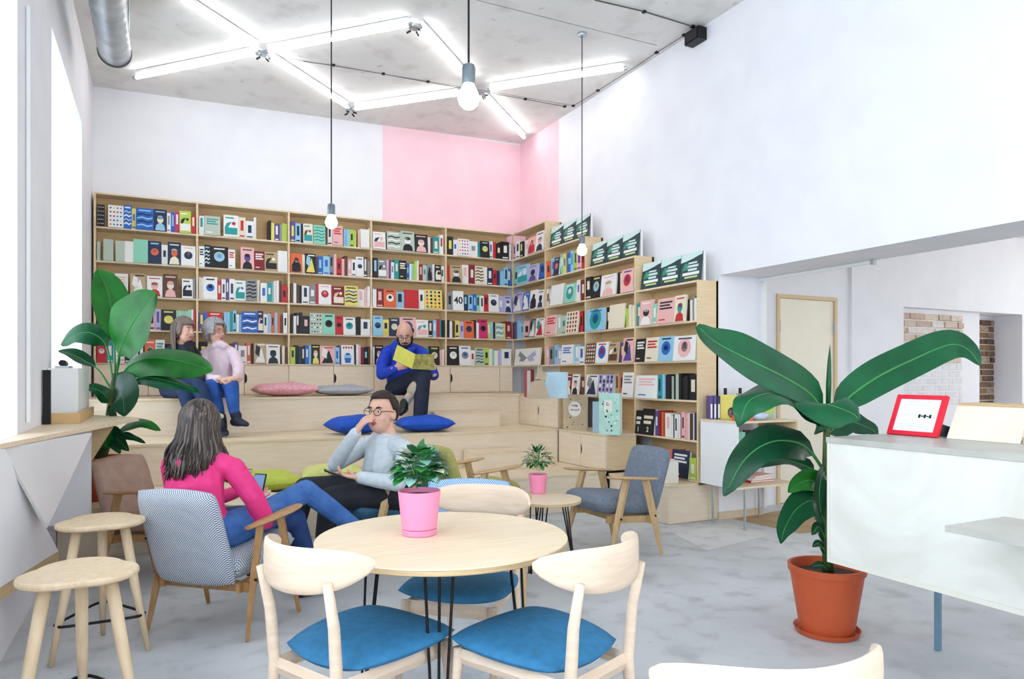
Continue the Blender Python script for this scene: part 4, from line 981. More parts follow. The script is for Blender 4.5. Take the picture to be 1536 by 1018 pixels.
def pot(root, c, r0, r1, h, m, rim=.02, saucer=True):
    MB().lathe([(r0*.9, .012), (r0, .014), (r1, h-.035), (r1+rim*.4, h-.034), (r1+rim*.5, h), (r1-.004, h), (r1-.012, h-.05), (r0-.01, .03), (.001, .028)], c, 36).build('pot', m, root, True, auto=35)
    MB().lathe([(.001, h-.055), (r1-.014, h-.05)], c, 30).build('soil', SOIL, root)
    if saucer: MB().lathe([(r0*.9, .001), (r0+.02, .004), (r0+.032, .03), (r0+.027, .03), (r0+.012, .011), (.001, .0105)], c, 36).build('saucer', m, root, True, auto=35)
RGT = Vector((CT, -ST, 0)); FWD = Vector((ST, CT, 0)); UPV = Vector((0, 0, 1)); BK = -FWD
def nv(r, u, b): return RGT*r+UPV*u+BK*b           # right, up, towards the viewer
# --- large banana plant beside the counter
c = at_z(1240, 948, 0); D0 = 3.77
t = thing('banana_plant', c, 'tall banana plant in a terracotta pot at the end of the counter', 'potted plant')
pot(t, c, .135, .185, .36, TERRA)
P = lambda x, y, dd=0: at_d(x, y, D0+dd)
MB().tube([P(1242, 868), P(1241, 800), P(1239, 720), P(1240, 650), P(1242, 612)], [.03, .026, .022, .018, .012], 12).build('stem', STEM, t, True)
leaf(t, [P(1238, 640), P(1222, 598, -.05), P(1180, 568, -.14), P(1120, 538, -.2), P(1072, 512, -.22), P(1046, 488, -.22)], .165, nv(.35, .62, .75), LG, .12, .05, tip=.75, stalk=.08)
leaf(t, [P(1238, 645), P(1205, 608, -.12), P(1165, 590, -.26), P(1125, 600, -.36), P(1108, 640, -.4)], .13, nv(-.2, .8, .6), LG, .1, .16, .25)
leaf(t, [P(1240, 645), P(1222, 612, -.16), P(1238, 606, -.34), P(1275, 618, -.42), P(1290, 630, -.44)], .125, nv(.1, .55, .85), LG, .05, .06, .3, tip=.7)
leaf(t, [P(1242, 640), P(1262, 606, .04), P(1312, 568, .1), P(1372, 538, .14), P(1424, 517, .16), P(1452, 524, .16), P(1470, 548, .14)], .105, nv(-.25, .45, .85), LG, .1, .08, tip=.72, stalk=.1)
leaf(t, [P(1242, 650), P(1268, 632, .05), P(1300, 640, .06), P(1318, 652, .05)], .075, nv(.1, .5, .8), LG3, .1, .1)
leaf(t, [P(1236, 705), P(1205, 668, -.08), P(1160, 662, -.16), P(1118, 688, -.2), P(1086, 744, -.2)], .115, nv(-.45, .55, .7), LG3, .15, .08, .15, tip=.7, stalk=.14)
leaf(t, [P(1238, 720), P(1210, 700, .05), P(1165, 690, .1), P(1112, 708, .14)], .055, nv(0, .8, .5), LG3, .2, .15, stalk=.2)
leaf(t, [P(1239, 752), P(1222, 722, -.05), P(1200, 724, -.09), P(1182, 738, -.1)], .065, nv(0, .4, .9), LG2, .1, .05)
leaf(t, [P(1239, 790), P(1222, 752, -.06), P(1196, 762, -.1), P(1178, 790, -.12), P(1171, 815, -.12)], .08, nv(.3, .4, .85), LG, .12, .05, tip=.62)
leaf(t, [P(1240, 705), P(1232, 715, -.06), P(1229, 745, -.08), P(1232, 775, -.08)], .04, nv(.3, .1, .95), LG3, .2, .05)
leaf(t, [P(1240, 812), P(1228, 790, -.04), P(1218, 802, -.06)], .035, nv(.0, .5, .8), LG3, .1, .05)
leaf(t, [P(1240, 830), P(1228, 815, -.04), P(1219, 820, -.06)], .025, nv(.0, .6, .8), LG3, .1, .05)
leaf(t, [P(1243, 862), P(1235, 848, -.05), P(1215, 850, -.1)], .035, nv(0, .8, .5), LG3, .1, .05)
MB().tube([P(1242, 618), P(1243, 575), P(1244, 540), P(1245, 517)], [.012, .014, .009, .001], 10).build('rolled_leaf', LG, t, True)
# --- banana plant behind the window bar, standing on the lowest tier
D0 = 5.68; c = at_z(148, 748, LV[0])
t = thing('banana_plant', c, 'banana plant in a terracotta pot behind the window bar', 'potted plant')
pot(t, c, .135, .175, .34, TERRA)
q0 = c.xy
MB().tube([Vector((c.x, c.y, LV[0]+.29)), P(160, 660), P(166, 620), P(170, 585), P(173, 560)], [.045, .042, .036, .03, .02], 12).build('stem', STEM, t, True)
leaf(t, [P(173, 570), P(172, 525, 0), P(168, 470, .02), P(160, 432, .02), P(146, 404, 0)], .135, nv(.55, .2, .8), LG2, .45, .04, tip=.8, stalk=.3)
leaf(t, [P(174, 572), P(180, 525, -.1), P(196, 490, -.18), P(214, 462, -.22), P(233, 438, -.24)], .24, nv(-.25, .25, .92), LG2, .1, .05, tip=.68, stalk=.2)
leaf(t, [P(170, 575), P(160, 520, -.05), P(138, 500, -.12), P(112, 502, -.16), P(92, 518, -.18)], .12, nv(.1, .7, .7), LG, .15, .06, .15, tip=.72, stalk=.25)
leaf(t, [P(168, 585), P(148, 555, -.02), P(125, 540, -.05), P(105, 530, -.08), P(88, 526, -.1)], .07, nv(.1, .8, .5), LG3, .25, .04, tip=.72, stalk=.3)
leaf(t, [P(174, 585), P(190, 552, -.05), P(222, 537, -.12), P(262, 540, -.18), P(296, 548, -.22), P(318, 557, -.24)], .14, nv(-.05, .6, .8), LG2, -.12, .06, .2, tip=.75, stalk=.12)
leaf(t, [P(174, 598), P(192, 575, -.05), P(222, 566, -.12), P(262, 574, -.16), P(300, 588, -.18)], .075, nv(0, .7, .65), LG, .05, .2, .25, tip=.75, stalk=.2)
leaf(t, [P(170, 600), P(176, 590, -.14), P(184, 596, -.24), P(187, 624, -.28)], .19, nv(.02, .3, .95), LG3, .05, .03, .1, tip=.5)
leaf(t, [P(168, 605), P(152, 588, -.05), P(136, 582, -.1), P(122, 590, -.12)], .06, nv(0, .6, .7), LG, .1, .1)
leaf(t, [P(170, 655), P(190, 638, -.06), P(215, 634, -.12), P(241, 645, -.16)], .07, nv(0, .75, .6), LG2, .1, .08, .2)
leaf(t, [P(168, 668), P(180, 652, -.06), P(200, 656, -.1), P(218, 664, -.12)], .04, nv(0, .75, .6), LG3, .1, .1, .2)
for i, (x, y, x2, y2, m_) in enumerate(((160, 640, 158, 672, LG2), (165, 650, 180, 680, LG), (162, 655, 146, 676, LG), (168, 650, 193, 676, LG3), (160, 650, 150, 655, LG))):
    leaf(t, [P(164, 668), P(x, y, -.06), P((x+x2)/2, (y+y2)/2, -.12), P(x2, y2, -.14)], .065, nv(0, .35, .9), m_, .1, .05)
# --- small pot plants with pink or pale pots
def bushy(root, c, z0, rad, hgt, nl, lw, ll, mats, seed):
    R = random.Random(seed)
    for i in range(nl):
        f = (i+.5)/nl; el = math.asin(1-1.05*f) if 1-1.05*f > -1 else -PI/2; az = i*2.399963+R.uniform(-.3, .3)
        dv = Vector((math.cos(el)*math.cos(az), math.cos(el)*math.sin(az), math.sin(el)))
        base = c+Vector((0, 0, z0))+Vector((dv.x*rad*.25, dv.y*rad*.25, hgt*.25+dv.z*hgt*.25))
        mid = c+Vector((0, 0, z0+hgt*.45))+Vector((dv.x*rad*.75, dv.y*rad*.75, dv.z*hgt*.5+.012))
        L = ll*R.uniform(.8, 1.2); tip = mid+Vector((dv.x, dv.y, dv.z*.7-.12-R.uniform(0, .5))).normalized()*L
        a = mid; n_ = Vector((dv.x*.7, dv.y*.7, .8)); d = (tip-a).normalized(); n_ = (n_-d*n_.dot(d)).normalized(); sd = d.cross(n_)
        w = lw*R.uniform(.8, 1.15); rows = []
        for k, (tt, ww, dr) in enumerate(((0, .12, 0), (.18, .72, .03), (.42, 1, .03), (.68, .78, 0), (.88, .36, -.04), (1, .03, -.1))):
            cc = a.lerp(tip, tt)+n_*(dr*L); rows.append([cc-sd*w*ww+n_*.12*w*ww, cc, cc+sd*w*ww+n_*.12*w*ww])
        vs = [p for r_ in rows for p in r_]; fs = []
        for k in range(5):
            for j in range(2): fs.append((k*3+j, k*3+j+1, k*3+j+4, k*3+j+3))
        lo = MB().add(vs, fs).build('leaf', mats[R.randrange(len(mats))], root, True)
        if R.random() < .5 or nl < 60: MB().tube([base, mid.lerp(base, .4)+Vector((0, 0, .01)), a], .0016, 4).build('stalk', LRIB, root)
PKP = mat('pink_plastic_pot', '#f58fb0', .45); 
S1 = leaf_mat('leaf_green_fresh', '#3c9440', '#2b7a36'); S2 = leaf_mat('leaf_green_mid', '#256b33', '#1c5a2c'); S3 = leaf_mat('leaf_silver_green', '#8fb9ab', '#5e9180'); S4 = leaf_mat('leaf_dark', '#1d4a2c', '#173f26'); S5 = leaf_mat('leaf_pale_pinkish', '#c9bfae', '#9fb59a')
c = at_z(629, 801, .74); t = thing('potted_plant', (c.x, c.y, .74), 'bushy plant in a pink pot on the round cafe table', 'potted plant', 'small plants in pink pots')
c = Vector((c.x, c.y, .7405))
MB().lathe([(.055, .001), (.066, .002), (.069, .022), (.067, .024)], c, 32).build('saucer', PKP, t, True, auto=35)
MB().lathe([(.064, .0255), (.068, .027), (.083, .165), (.083, .172), (.078, .172), (.074, .12), (.001, .118)], c, 32).build('pot', PKP, t, True, auto=35)
MB().lathe([(.001, .15), (.077, .152)], c, 24).build('soil', SOIL, t)
bushy(t, c, .14, .105, .175, 120, .029, .05, [S1, S2, S1, S3, S4, S5], 2)
c = at_z(807, 739, .5); t = thing('potted_plant', (c.x, c.y, .5), 'small fern-like plant in a pink pot on the side table', 'potted plant', 'small plants in pink pots')
c = Vector((c.x, c.y, .5005))
MB().lathe([(.05, .001), (.054, .002), (.07, .14), (.066, .14), (.06, .1), (.001, .1)], c, 28).build('pot', PKP, t, True, auto=35)
MB().lathe([(.001, .125), (.064, .127)], c, 24).build('soil', SOIL, t)
bushy(t, c, .115, .11, .2, 84, .016, .055, [S2, S4, S1, S2, S5], 5)
t = thing('potted_plant', (.52, 5.40, .5), 'little plant in a pale clay pot beside the white cup', 'potted plant'); c = Vector((.52, 5.40, .5005))
MB().lathe([(.03, .001), (.033, .002), (.042, .07), (.038, .07), (.034, .05), (.001, .05)], c, 22).build('pot', mat('pale_clay', '#d8c6a8', .7), t, True, auto=35)
bushy(t, c, .06, .06, .14, 26, .016, .045, [S1, S2, S4], 9)
# ================================================================== PEOPLE
SKIN = mat('skin_light', '#e3b39c', .5, '#dba78f', 20, 3); SKIN.node_tree.nodes['Principled BSDF'].inputs['Subsurface Weight'].default_value = .0
LIP = mat('lips', '#c06a6a', .45); EYEW = mat('eye_white', '#efeae6', .3); EYED = mat('eye_iris', '#2a2320', .25)
def J(px, py, d): return at_d(px, py, d)
class Body:
    def __init__(s): s.p = {}                      # material key -> MB
    def mb(s, k): return s.p.setdefault(k, MB())
    def limb(s, k, pts, rs, ry=None, lat=None, n=12): s.mb(k).tube(pts, rs, n, ry=ry, lat=lat, round_ends=True); return s
    def ell(s, k, c, r, M=None): s.mb(k).ell(c, r, M, 16, 10); return s
def frame(f, up=(0, 0, 1)):
    f = Vector(f).normalized(); l = Vector(up).cross(f).normalized(); u = f.cross(l); 
    return Matrix((f, l, u)).transposed()            # columns: forward, left, up
def hand(B, k, wrist, dirv, palm, thumb, curl=.5, s=1.0, spread=.06):
    """palm: unit vector out of the palm; thumb: +1/-1 picks the side of the thumb"""
    d = Vector(dirv).normalized(); n = Vector(palm); n = (n-d*n.dot(d)).normalized(); sd = d.cross(n)*thumb; w = Vector(wrist)
    B.limb(k, [w-d*.02*s, w+d*.03*s, w+d*.085*s], [.026*s, .036*s, .038*s], ry=[.02*s, .016*s, .014*s], lat=sd)
    for i, L in enumerate((.074, .082, .077, .06)):
        o = (1.5-i)*.0195*s; b = w+d*.085*s+sd*o; dd = (d+sd*(1.5-i)*spread).normalized(); pts = [b-dd*.01]; a = 0; p = b
        for seg in (.46, .3, .24):
            a += curl*(.75 if seg > .4 else 1.0); v = dd*math.cos(a)+n*math.sin(a); p = p+v*L*s*seg; pts.append(p)
        B.limb(k, pts, [.0100*s, .0095*s, .0085*s, .0072*s], n=8)
    b = w+d*.025*s+sd*.03*s; t1 = b+(d*.6+sd*.65+n*.35).normalized()*.04*s; t2 = t1+(d*.85+sd*.1+n*.5).normalized()*.03*s
    B.limb(k, [b-sd*.012, b, t1, t2], [.013*s, .0135*s, .0115*s, .009*s], n=8)
def head(B, c, M, s=1.0, k='skin', jaw=1.0):
    c = Vector(c)
    def H(f, l, u): return c+M @ Vector((f*s, l*s, u*s))
    B.ell(k, H(-.008, 0, .022), (.098*s, .076*s, .096*s), M); B.ell(k, H(.028, 0, -.045), (.066*s, .058*s*jaw, .072*s), M); B.ell(k, H(.05, 0, -.082), (.034*s, .034*s, .026*s), M)
    B.limb(k, [H(.083, 0, .022), H(.098, 0, .0), H(.108, 0, -.018)], [.008*s, .011*s, .0125*s], n=10)
    for q in (1, -1):
        B.ell(k, H(-.008, q*.078, -.008), (.021*s, .010*s, .032*s), M); B.ell(k, H(.06, q*.034, -.03), (.028*s, .026*s, .024*s), M)
    return H
def face(H, root, M, s=1.0, brow='#3a2a22', glasses=None, shut=False):
    off = Vector(root.location)
    for q in (1, -1):
        if not shut:
            e = MB().ell(H(.083, q*.031, .012), (.0065*s, .013*s, .0062*s), M).build('eye', EYEW, root, True)
            MB().ell(H(.0878, q*.031, .012), (.003*s, .0058*s, .0056*s), M).build('iris', EYED, root, True)
        MB().tube([H(.088, q*.016, .032), H(.09, q*.032, .037), H(.08, q*.05, .031)], [.003*s, .0045*s, .0025*s], 6).build('eyebrow', mat('brow_'+brow[1:], brow, .8), root, True)
    MB().tube([H(.079, -.026, -.058), H(.091, -.012, -.054), H(.0925, 0, -.056), H(.091, .012, -.054), H(.079, .026, -.058)], [.002*s, .006*s, .0065*s, .006*s, .002*s], 6).tube([H(.079, -.024, -.06), H(.09, 0, -.066), H(.079, .024, -.06)], [.002*s, .0075*s, .002*s], 6).build('lips', LIP, root, True)
    if glasses:
        g = MB()
        for q in (1, -1):
            ring = [H(.104, q*.034, .008)+M @ Vector((-.12*abs(math.cos(a))*.02*s, .025*s*math.cos(a), .021*s*math.sin(a))) for a in [2*PI*j/20 for j in range(20)]]
            cc = H(.104, q*.034, .008); rg = []
            for j, p in enumerate(ring):
                o = (p-cc).normalized(); ax = M @ Vector((1, 0, 0)); rg.append([p+o*.0022*s*math.cos(b_)+ax*.0022*s*math.sin(b_) for b_ in (0, PI/2, PI, 1.5*PI)])
            g.rings(rg, cap=False, closed=True); g.tube([H(.103, q*.059, .012), H(.06, q*.08, .014), H(-.01, q*.083, .01)], .0022*s, 5)
        g.tube([H(.105, -.01, .012), H(.108, 0, .014), H(.105, .01, .012)], .0022*s, 5)
        g.build('glasses', mat('glasses_'+glasses[1:], glasses, .3), root)
def finish(B, root, mats, vox=.0075, sm=4):
    off = Vector(root.location); keys = list(B.p); vs = []; fs = []; trees = {}
    for k in keys:
        m = B.p[k]; n = len(vs); vs += m.v; fs += [[n+i for i in f] for f in m.f]; trees[k] = BVHTree.FromPolygons([tuple(v) for v in m.v], m.f)
    me = bpy.data.meshes.new('tmp'); me.from_pydata([tuple(v-off) for v in vs], [], fs); o = bpy.data.objects.new('tmp', me); COL.objects.link(o)
    r = o.modifiers.new('r', 'REMESH'); r.mode = 'VOXEL'; r.voxel_size = vox; r.use_smooth_shade = True
    q = o.modifiers.new('s', 'SMOOTH'); q.factor = .5; q.iterations = sm
    dg = bpy.context.evaluated_depsgraph_get(); out = bpy.data.meshes.new_from_object(o.evaluated_get(dg)); bpy.data.objects.remove(o)
    out.name = 'body'; out.materials.clear()
    for k in keys: out.materials.append(mats[k])
    idx = []
    for p in out.polygons:
        c = p.center+off; best = 9; bi = 0
        for i, k in enumerate(keys):
            hit = trees[k].find_nearest(c, best)
            if hit[0] is not None and hit[3] < best-1e-6: best = hit[3]; bi = i
        idx.append(bi)
    out.polygons.foreach_set('material_index', idx); out.shade_smooth()
    bo = bpy.data.objects.new('body', out); COL.objects.link(bo); bo.parent = root
    return bo
def hair_strands(root, roots_fn, mats, n, seed, rad=.007, name='hair'):
    R = random.Random(seed); m = MB()
    for i in range(n):
        pts = roots_fn(R, i); m.mi = R.randrange(len(mats)); P_ = spline(pts, 3)
        m.tube(P_, [rad*(1 if j < len(P_)-3 else .75) for j in range(len(P_)-1)]+[rad*.25], 5)
    o = m.build(name, mats, root, True); return o
def cap_hair(H, M, s, m, root, front=.055, low=-.05, thick=.014, bumps=.004, seed=1, part=None, n=26, k=16):
    """close-cropped hair shell over the skull: hairline in front, nape behind"""
    R = random.Random(seed); rg_o = []; vs = []; fs = []; N = n
    for i in range(k+1):
        for j in range(N):
            az = 2*PI*j/N                                # 0 = forward
            f = (1+math.cos(az))/2                       # 1 in front
            lowest = low*(1-f)**.7+front*f**.8 if part is None else part(az)
            u = math.asin(max(-1, min(1, (lowest)/.1))); el = PI/2+(u-PI/2)*i/k
            rr = 1+thick/.09*(1 if i < k else .25)+R.uniform(-1, 1)*bumps/.09
            p = Vector((-.008+.098*rr*math.cos(el)*math.cos(az), .078*rr*math.cos(el)*math.sin(az), .022+.098*rr*math.sin(el)))
            vs.append(H(*p))
    for i in range(k):
        for j in range(N): fs.append((i*N+j, i*N+(j+1) % N, (i+1)*N+(j+1) % N, (i+1)*N+j))
    o = MB().add(vs, fs).build('hair', m, root, True)
    sol = o.modifiers.new('thick', 'SOLIDIFY'); sol.thickness = -.01; return o
def shoe(B, k, ank, toe, s=1.0, sole=None):
    a, t = Vector(ank), Vector(toe); d = (t-a); d.z = d.z; L = d.length; dn = d.normalized(); lat = dn.cross(Vector((0, 0, 1))).normalized()
    heel = a-Vector((dn.x, dn.y, 0))*.045*s
    low = Vector((0, 0, -.045*s))
    B.limb(k, [heel+low*.8, a+low*.5+dn*.03, a.lerp(t, .55)+low*.25, t], [.036*s, .042*s, .045*s, .032*s], ry=[.04*s, .046*s, .034*s, .024*s], lat=lat)
    B.limb(k, [a+Vector((0, 0, .03)), a+low*.6], [.046*s, .046*s])
# ------------------------------------------------------------------ person in pink, seen from behind
PINKJ = mat('pink_jacket', '#ea3f86', .7, '#e23079', 16, 3, bump=.15); JEAN = mat('blue_denim', '#4a76b5', .8, '#335c9c', 9, 4, bump=.1); JEAN_SHADE = mat('shaded_denim', '#27457c', .8, '#1d3563', 9, 4, bump=.1); BOOT = mat('black_leather', '#151517', .4)
CH = Vector((.33, 4.24, 0)); Fv = Vector((.667, .745, 0)); Lv = Vector((-.745, .667, 0))
def W(f, l, u): return CH+Fv*f+Lv*l+Vector((0, 0, u))
t = thing('person', W(0, .05, .46), 'person with long brown hair and pink jacket sitting in the houndstooth armchair', 'person')
B = Body(); s = 1.1
B.limb('top', [W(-.12, .05, .53), W(-.15, .06, .64), W(-.16, .08, .77), W(-.14, .09, .87)], [.155, .15, .17, .15], ry=[.115, .105, .115, .09], lat=Lv)
B.limb('top', [W(-.10, -.08, .875), W(-.13, .09, .92), W(-.12, .25, .875)], [.062, .075, .062])
B.limb('top', [W(-.08, -.105, .86), W(-.02, -.19, .70), W(.05, -.215, .56)], [.063, .058, .052]); B.limb('top', [W(.05, -.215, .56), W(.16, -.12, .585), W(.26, -.01, .63)], [.052, .047, .04])
B.limb('top', [W(-.1, .27, .86), W(.0, .34, .71), W(.08, .34, .6)], [.063, .056, .05]); B.limb('top', [W(.08, .34, .6), W(.18, .26, .62), W(.28, .16, .66)], [.05, .045, .04])
B.limb('top', [W(-.16, .0, .93), W(-.22, .09, .91), W(-.16, .18, .93)], [.045, .06, .045])           # hood lying on the back
B.limb('skin', [W(-.12, .09, .93), W(-.10, .095, 1.03)], [.055, .052])
Mh = frame(Fv*.9+Lv*.25-Vector((0, 0, .25))); H = head(B, W(-.09, .10, 1.085), Mh, 1.08)
hand(B, 'skin', W(.28, .0, .635), Fv+Lv*.5, Vector((0, 0, 1)), 1, .35, 1.05); hand(B, 'skin', W(.29, .155, .665), Fv*.9-Lv*.5, Vector((0, 0, 1)), -1, .35, 1.05)
B.limb('jean', [W(-.1, -.07, .52), W(.2, -.13, .565), W(.5, -.19, .655)], [.105, .085, .068]); B.limb('jean', [W(.5, -.19, .655), W(.65, -.305, .50), W(.775, -.40, .375)], [.067, .062, .048])
B.limb('jean_shade', [W(-.1, .12, .53), W(.2, .0, .52), W(.47, -.13, .485)], [.105, .09, .07]); B.limb('jean_shade', [W(.47, -.13, .485), W(.51, -.17, .3), W(.515, -.19, .13)], [.068, .06, .048])  # same jeans; the under leg is coloured darker to paint its shade
shoe(B, 'boot', W(.515, -.19, .085), W(.66, -.25, .035), 1.1); shoe(B, 'boot', W(.80, -.42, .335), W(.93, -.50, .32), 1.1)
finish(B, t, dict(top=PINKJ, skin=SKIN, jean=JEAN, jean_shade=JEAN_SHADE, boot=BOOT), .007)
face(H, t, Mh, 1.08)
HB = [mat('hair_brown_%d' % i, h, .45) for i, h in enumerate(('#3b302b', '#2b2320', '#54473f', '#6e6058'))]
def strands(R, i):
    az = PI+R.uniform(-1.95, 1.95); el0 = R.uniform(.5, 1.5); back = -math.cos(az); pts = []
    for el in (el0, el0*.62, el0*.2, -.2):
        rr = 1.14+R.uniform(-.02, .03); pts.append(H(-.008+.1*rr*math.cos(el)*math.cos(az), .08*rr*math.cos(el)*math.sin(az), .022+.1*rr*math.sin(el)))
    p = pts[-1]; side = math.sin(az); L = R.uniform(.17, .28)
    o = (Lv*side*.75-Fv*max(0, back)*.75)
    pts.append(p+o*.025+Vector((0, 0, -L*.45))); pts.append(p+o*R.uniform(.04, .075)+Vector((R.uniform(-.012, .012), R.uniform(-.012, .012), -L*.8))); pts.append(p+o*R.uniform(.04, .09)+Vector((R.uniform(-.02, .02), R.uniform(-.02, .02), -L*1.1)))
    return pts
hair_strands(t, strands, HB, 560, 3, .0062)
cap_hair(H, Mh, 1.08, HB[1], t, .06, -.06, .008)
ph = thing('smartphone', W(.40, .07, .67), 'smartphone held up by the person in pink', 'phone')
Mp = MX((0, 0, 0)); A = W(.385, .065, .69)
q = frame(Fv*.35+Vector((0, 0, .94)), Fv)
def PX(f, l, u): return A+q @ Vector((f, l, u))
MB().add([PX(z_, x_, y_) for y_ in (-.005, .005) for x_ in (-.04, .04) for z_ in (-.075, .075)], [(0, 1, 3, 2), (4, 6, 7, 5), (0, 4, 5, 1), (2, 3, 7, 6), (0, 2, 6, 4), (1, 5, 7, 3)]).build('case', M_BLK, ph)
MB().add([PX(-.068, -.036, -.0056), PX(.068, -.036, -.0056), PX(.068, .036, -.0056), PX(-.068, .036, -.0056)], [(0, 1, 2, 3)]).build('screen', mat('phone_screen', '#6d94c4', .2), ph)
# ------------------------------------------------------------------ man in the pale sweater
SWEAT = mat('pale_grey_sweater', '#cfd6da', .85, '#c2cbd0', 30, 4, bump=.3); TRS = mat('black_trousers', '#1d1f25', .8, '#262930', 10, 3); SHIRT = mat('dark_collar_shirt', '#4c5560', .8)
t = thing('person', J(585, 745, 5.3), 'man with glasses and pale grey sweater sitting in the petrol armchair', 'person')
B = Body(); LM = Vector((.25, -.97, 0)); FM = Vector((-.97, -.25, 0))
B.limb('top', [J(592, 742, 5.34), J(580, 722, 5.33), J(572, 700, 5.33), J(572, 678, 5.35)], [.185, .195, .205, .185], ry=[.14, .145, .135, .105], lat=LM+FM*.1)
B.limb('top', [J(608, 676, 5.16), J(582, 664, 5.35), J(545, 670, 5.54)], [.075, .088, .075])
B.limb('top', [J(610, 680, 5.14), J(606, 703, 5.02), J(596, 724, 4.97)], [.078, .07, .062]); B.limb('top', [J(596, 724, 4.97), J(570, 721, 4.94), J(542, 716, 4.93)], [.062, .054, .046])
B.limb('top', [J(543, 672, 5.52), J(520, 685, 5.42), J(503, 696, 5.32)], [.075, .067, .06]); B.limb('top', [J(503, 696, 5.32), J(516, 676, 5.24), J(533, 650, 5.17)], [.06, .054, .045])
B.limb('skin', [J(585, 662, 5.33), J(579, 638, 5.32)], [.06, .058])
Mh = frame(FM*.88+LM*.45+Vector((0, 0, .06)))
H = head(B, J(573, 620, 5.3), Mh, 1.26, jaw=1.08)
hand(B, 'skin', J(534, 648, 5.165), J(549, 626, 5.14)-J(534, 648, 5.165), RGT*.8+UPV*-.1+FWD*.4, 1, .5, 1.12); hand(B, 'skin', J(540, 716, 4.93), J(515, 713, 4.9)-J(540, 716, 4.93), Vector((0, 0, 1)), 1, .5, 1.12)
B.limb('trs', [J(600, 742, 5.2), J(548, 742, 5.05), J(496, 747, 4.95)], [.12, .105, .085]); B.limb('trs', [J(496, 747, 4.95), J(488, 800, 4.98), J(486, 838, 5.02)], [.082, .07, .058])
B.limb('trs', [J(585, 740, 5.5), J(520, 732, 5.38), J(458, 732, 5.3)], [.12, .105, .085]); B.limb('trs', [J(458, 732, 5.3), J(446, 780, 5.3), J(440, 820, 5.32)], [.082, .07, .058])
for ax, d in ((486, 5.02), (440, 5.32)):
    a = J(ax, 800, d); a.z = .085; shoe(B, 'boot', a, a+FM*.19+Vector((0, 0, -.045)), 1.15)
finish(B, t, dict(top=SWEAT, skin=SKIN, trs=TRS, boot=BOOT), .007)
face(H, t, Mh, 1.26, '#33241c', glasses='#3a2c28')
cap_hair(H, Mh, 1.26, mat('dark_brown_hair', '#382c25', .6, '#2b211c', 40, 3, bump=.5), t, .058, -.075, .017, .003, part=lambda az: .062 if math.cos(az) > .35 else (-.0 if math.cos(az) > -.15 else -.062))
cn = J(583, 660, 5.31); rg = []
for j in range(24):
    a_ = 2*PI*j/24; o_ = FM*math.cos(a_)+LM*math.sin(a_); pc_ = cn+o_*.082+Vector((0, 0, -.022*math.cos(a_)))
    rg.append([pc_+o_*.017*math.cos(b_)+Vector((0, 0, .02*math.sin(b_))) for b_ in [2*PI*q_/8 for q_ in range(8)]])
MB().rings(rg, cap=False, closed=True).build('collar_fold', SWEAT, t, True)
ph = thing('smartphone', J(505, 712, 4.88), 'black smartphone in the hand of the man in the pale sweater', 'phone'); A = J(504, 711, 4.87)
q = frame(J(483, 706, 4.85)-J(515, 718, 4.89)); PX = lambda f, l, u: A+q @ Vector((f, l, u))
MB().add([PX(x_, y_, z_) for z_ in (-.005, .005) for y_ in (-.04, .04) for x_ in (-.085, .085)], [(0, 2, 3, 1), (4, 5, 7, 6), (0, 1, 5, 4), (2, 6, 7, 3), (0, 4, 6, 2), (1, 3, 7, 5)]).build('case', M_BLK, ph)
MB().add([PX(-.078, -.036, .0056), PX(.078, -.036, .0056), PX(.078, .036, .0056), PX(-.078, .036, .0056)], [(0, 1, 2, 3)]).build('screen', mat('dark_screen', '#2c3540', .15), ph)
# ------------------------------------------------------------------ reader in blue on the top tier
BLUJ = mat('cobalt_jacket', '#1f46c6', .75, '#1a3cb0', 20, 3, bump=.2); NAVT = mat('navy_trousers', '#1b2133', .8, '#232a3d', 12, 3); CUFF = mat('beige_cuff', '#b3a68f', .8); SOCK = mat('grey_sock', '#9b9ea3', .8)
t = thing('person', J(604, 590, 8.6), 'bearded man in a blue jacket reading a yellow book on the top tier', 'person')
B = Body()
B.limb('top', [J(603, 582, 8.66), J(602, 565, 8.72), J(603, 545, 8.75), J(604, 528, 8.72)], [.185, .185, .205, .18], ry=[.14, .14, .135, .11], lat=RGT)
B.limb('top', [J(582, 528, 8.72), J(605, 520, 8.72), J(630, 528, 8.72)], [.08, .095, .08])
B.limb('top', [J(581, 530, 8.7), J(574, 546, 8.6), J(573, 561, 8.48)], [.085, .078, .07]); B.limb('top', [J(573, 561, 8.48), J(582, 558, 8.34), J(592, 553, 8.22)], [.068, .06, .052])
B.limb('top', [J(631, 530, 8.7), J(643, 546, 8.6), J(650, 562, 8.48)], [.085, .078, .07]); B.limb('top', [J(650, 562, 8.48), J(651, 563, 8.34), J(650, 558, 8.22)], [.066, .058, .05])
B.limb('skin', [J(606, 520, 8.68), J(607, 505, 8.6)], [.064, .062])
Mh = frame(BK*.8-RGT*-.12-UPV*.52, UPV*.8+BK*.5); H = head(B, J(607, 501, 8.55), Mh, 1.22, jaw=1.05)
hand(B, 'skin', J(593, 552, 8.2), RGT*.9+UPV*.25, BK*-.7+UPV*.3, 1, .45, 1.15); hand(B, 'skin', J(650, 559, 8.2), UPV*.8-RGT*.5, FWD, -1, .5, 1.1)
B.limb('trs', [J(592, 583, 8.6), J(614, 572, 8.42), J(638, 562, 8.22)], [.12, .115, .092]); B.limb('trs', [J(638, 562, 8.22), J(630, 575, 8.12), J(624, 583, 8.1)], [.09, .082, .078])
B.limb('cuff', [J(624, 582, 8.1), J(621, 586, 8.09)], [.086, .084]); B.limb('skin', [J(621, 585, 8.09), J(612, 597, 8.06)], [.05, .047]); B.limb('sock', [J(614, 594, 8.07), J(607, 606, 8.04)], [.05, .047])
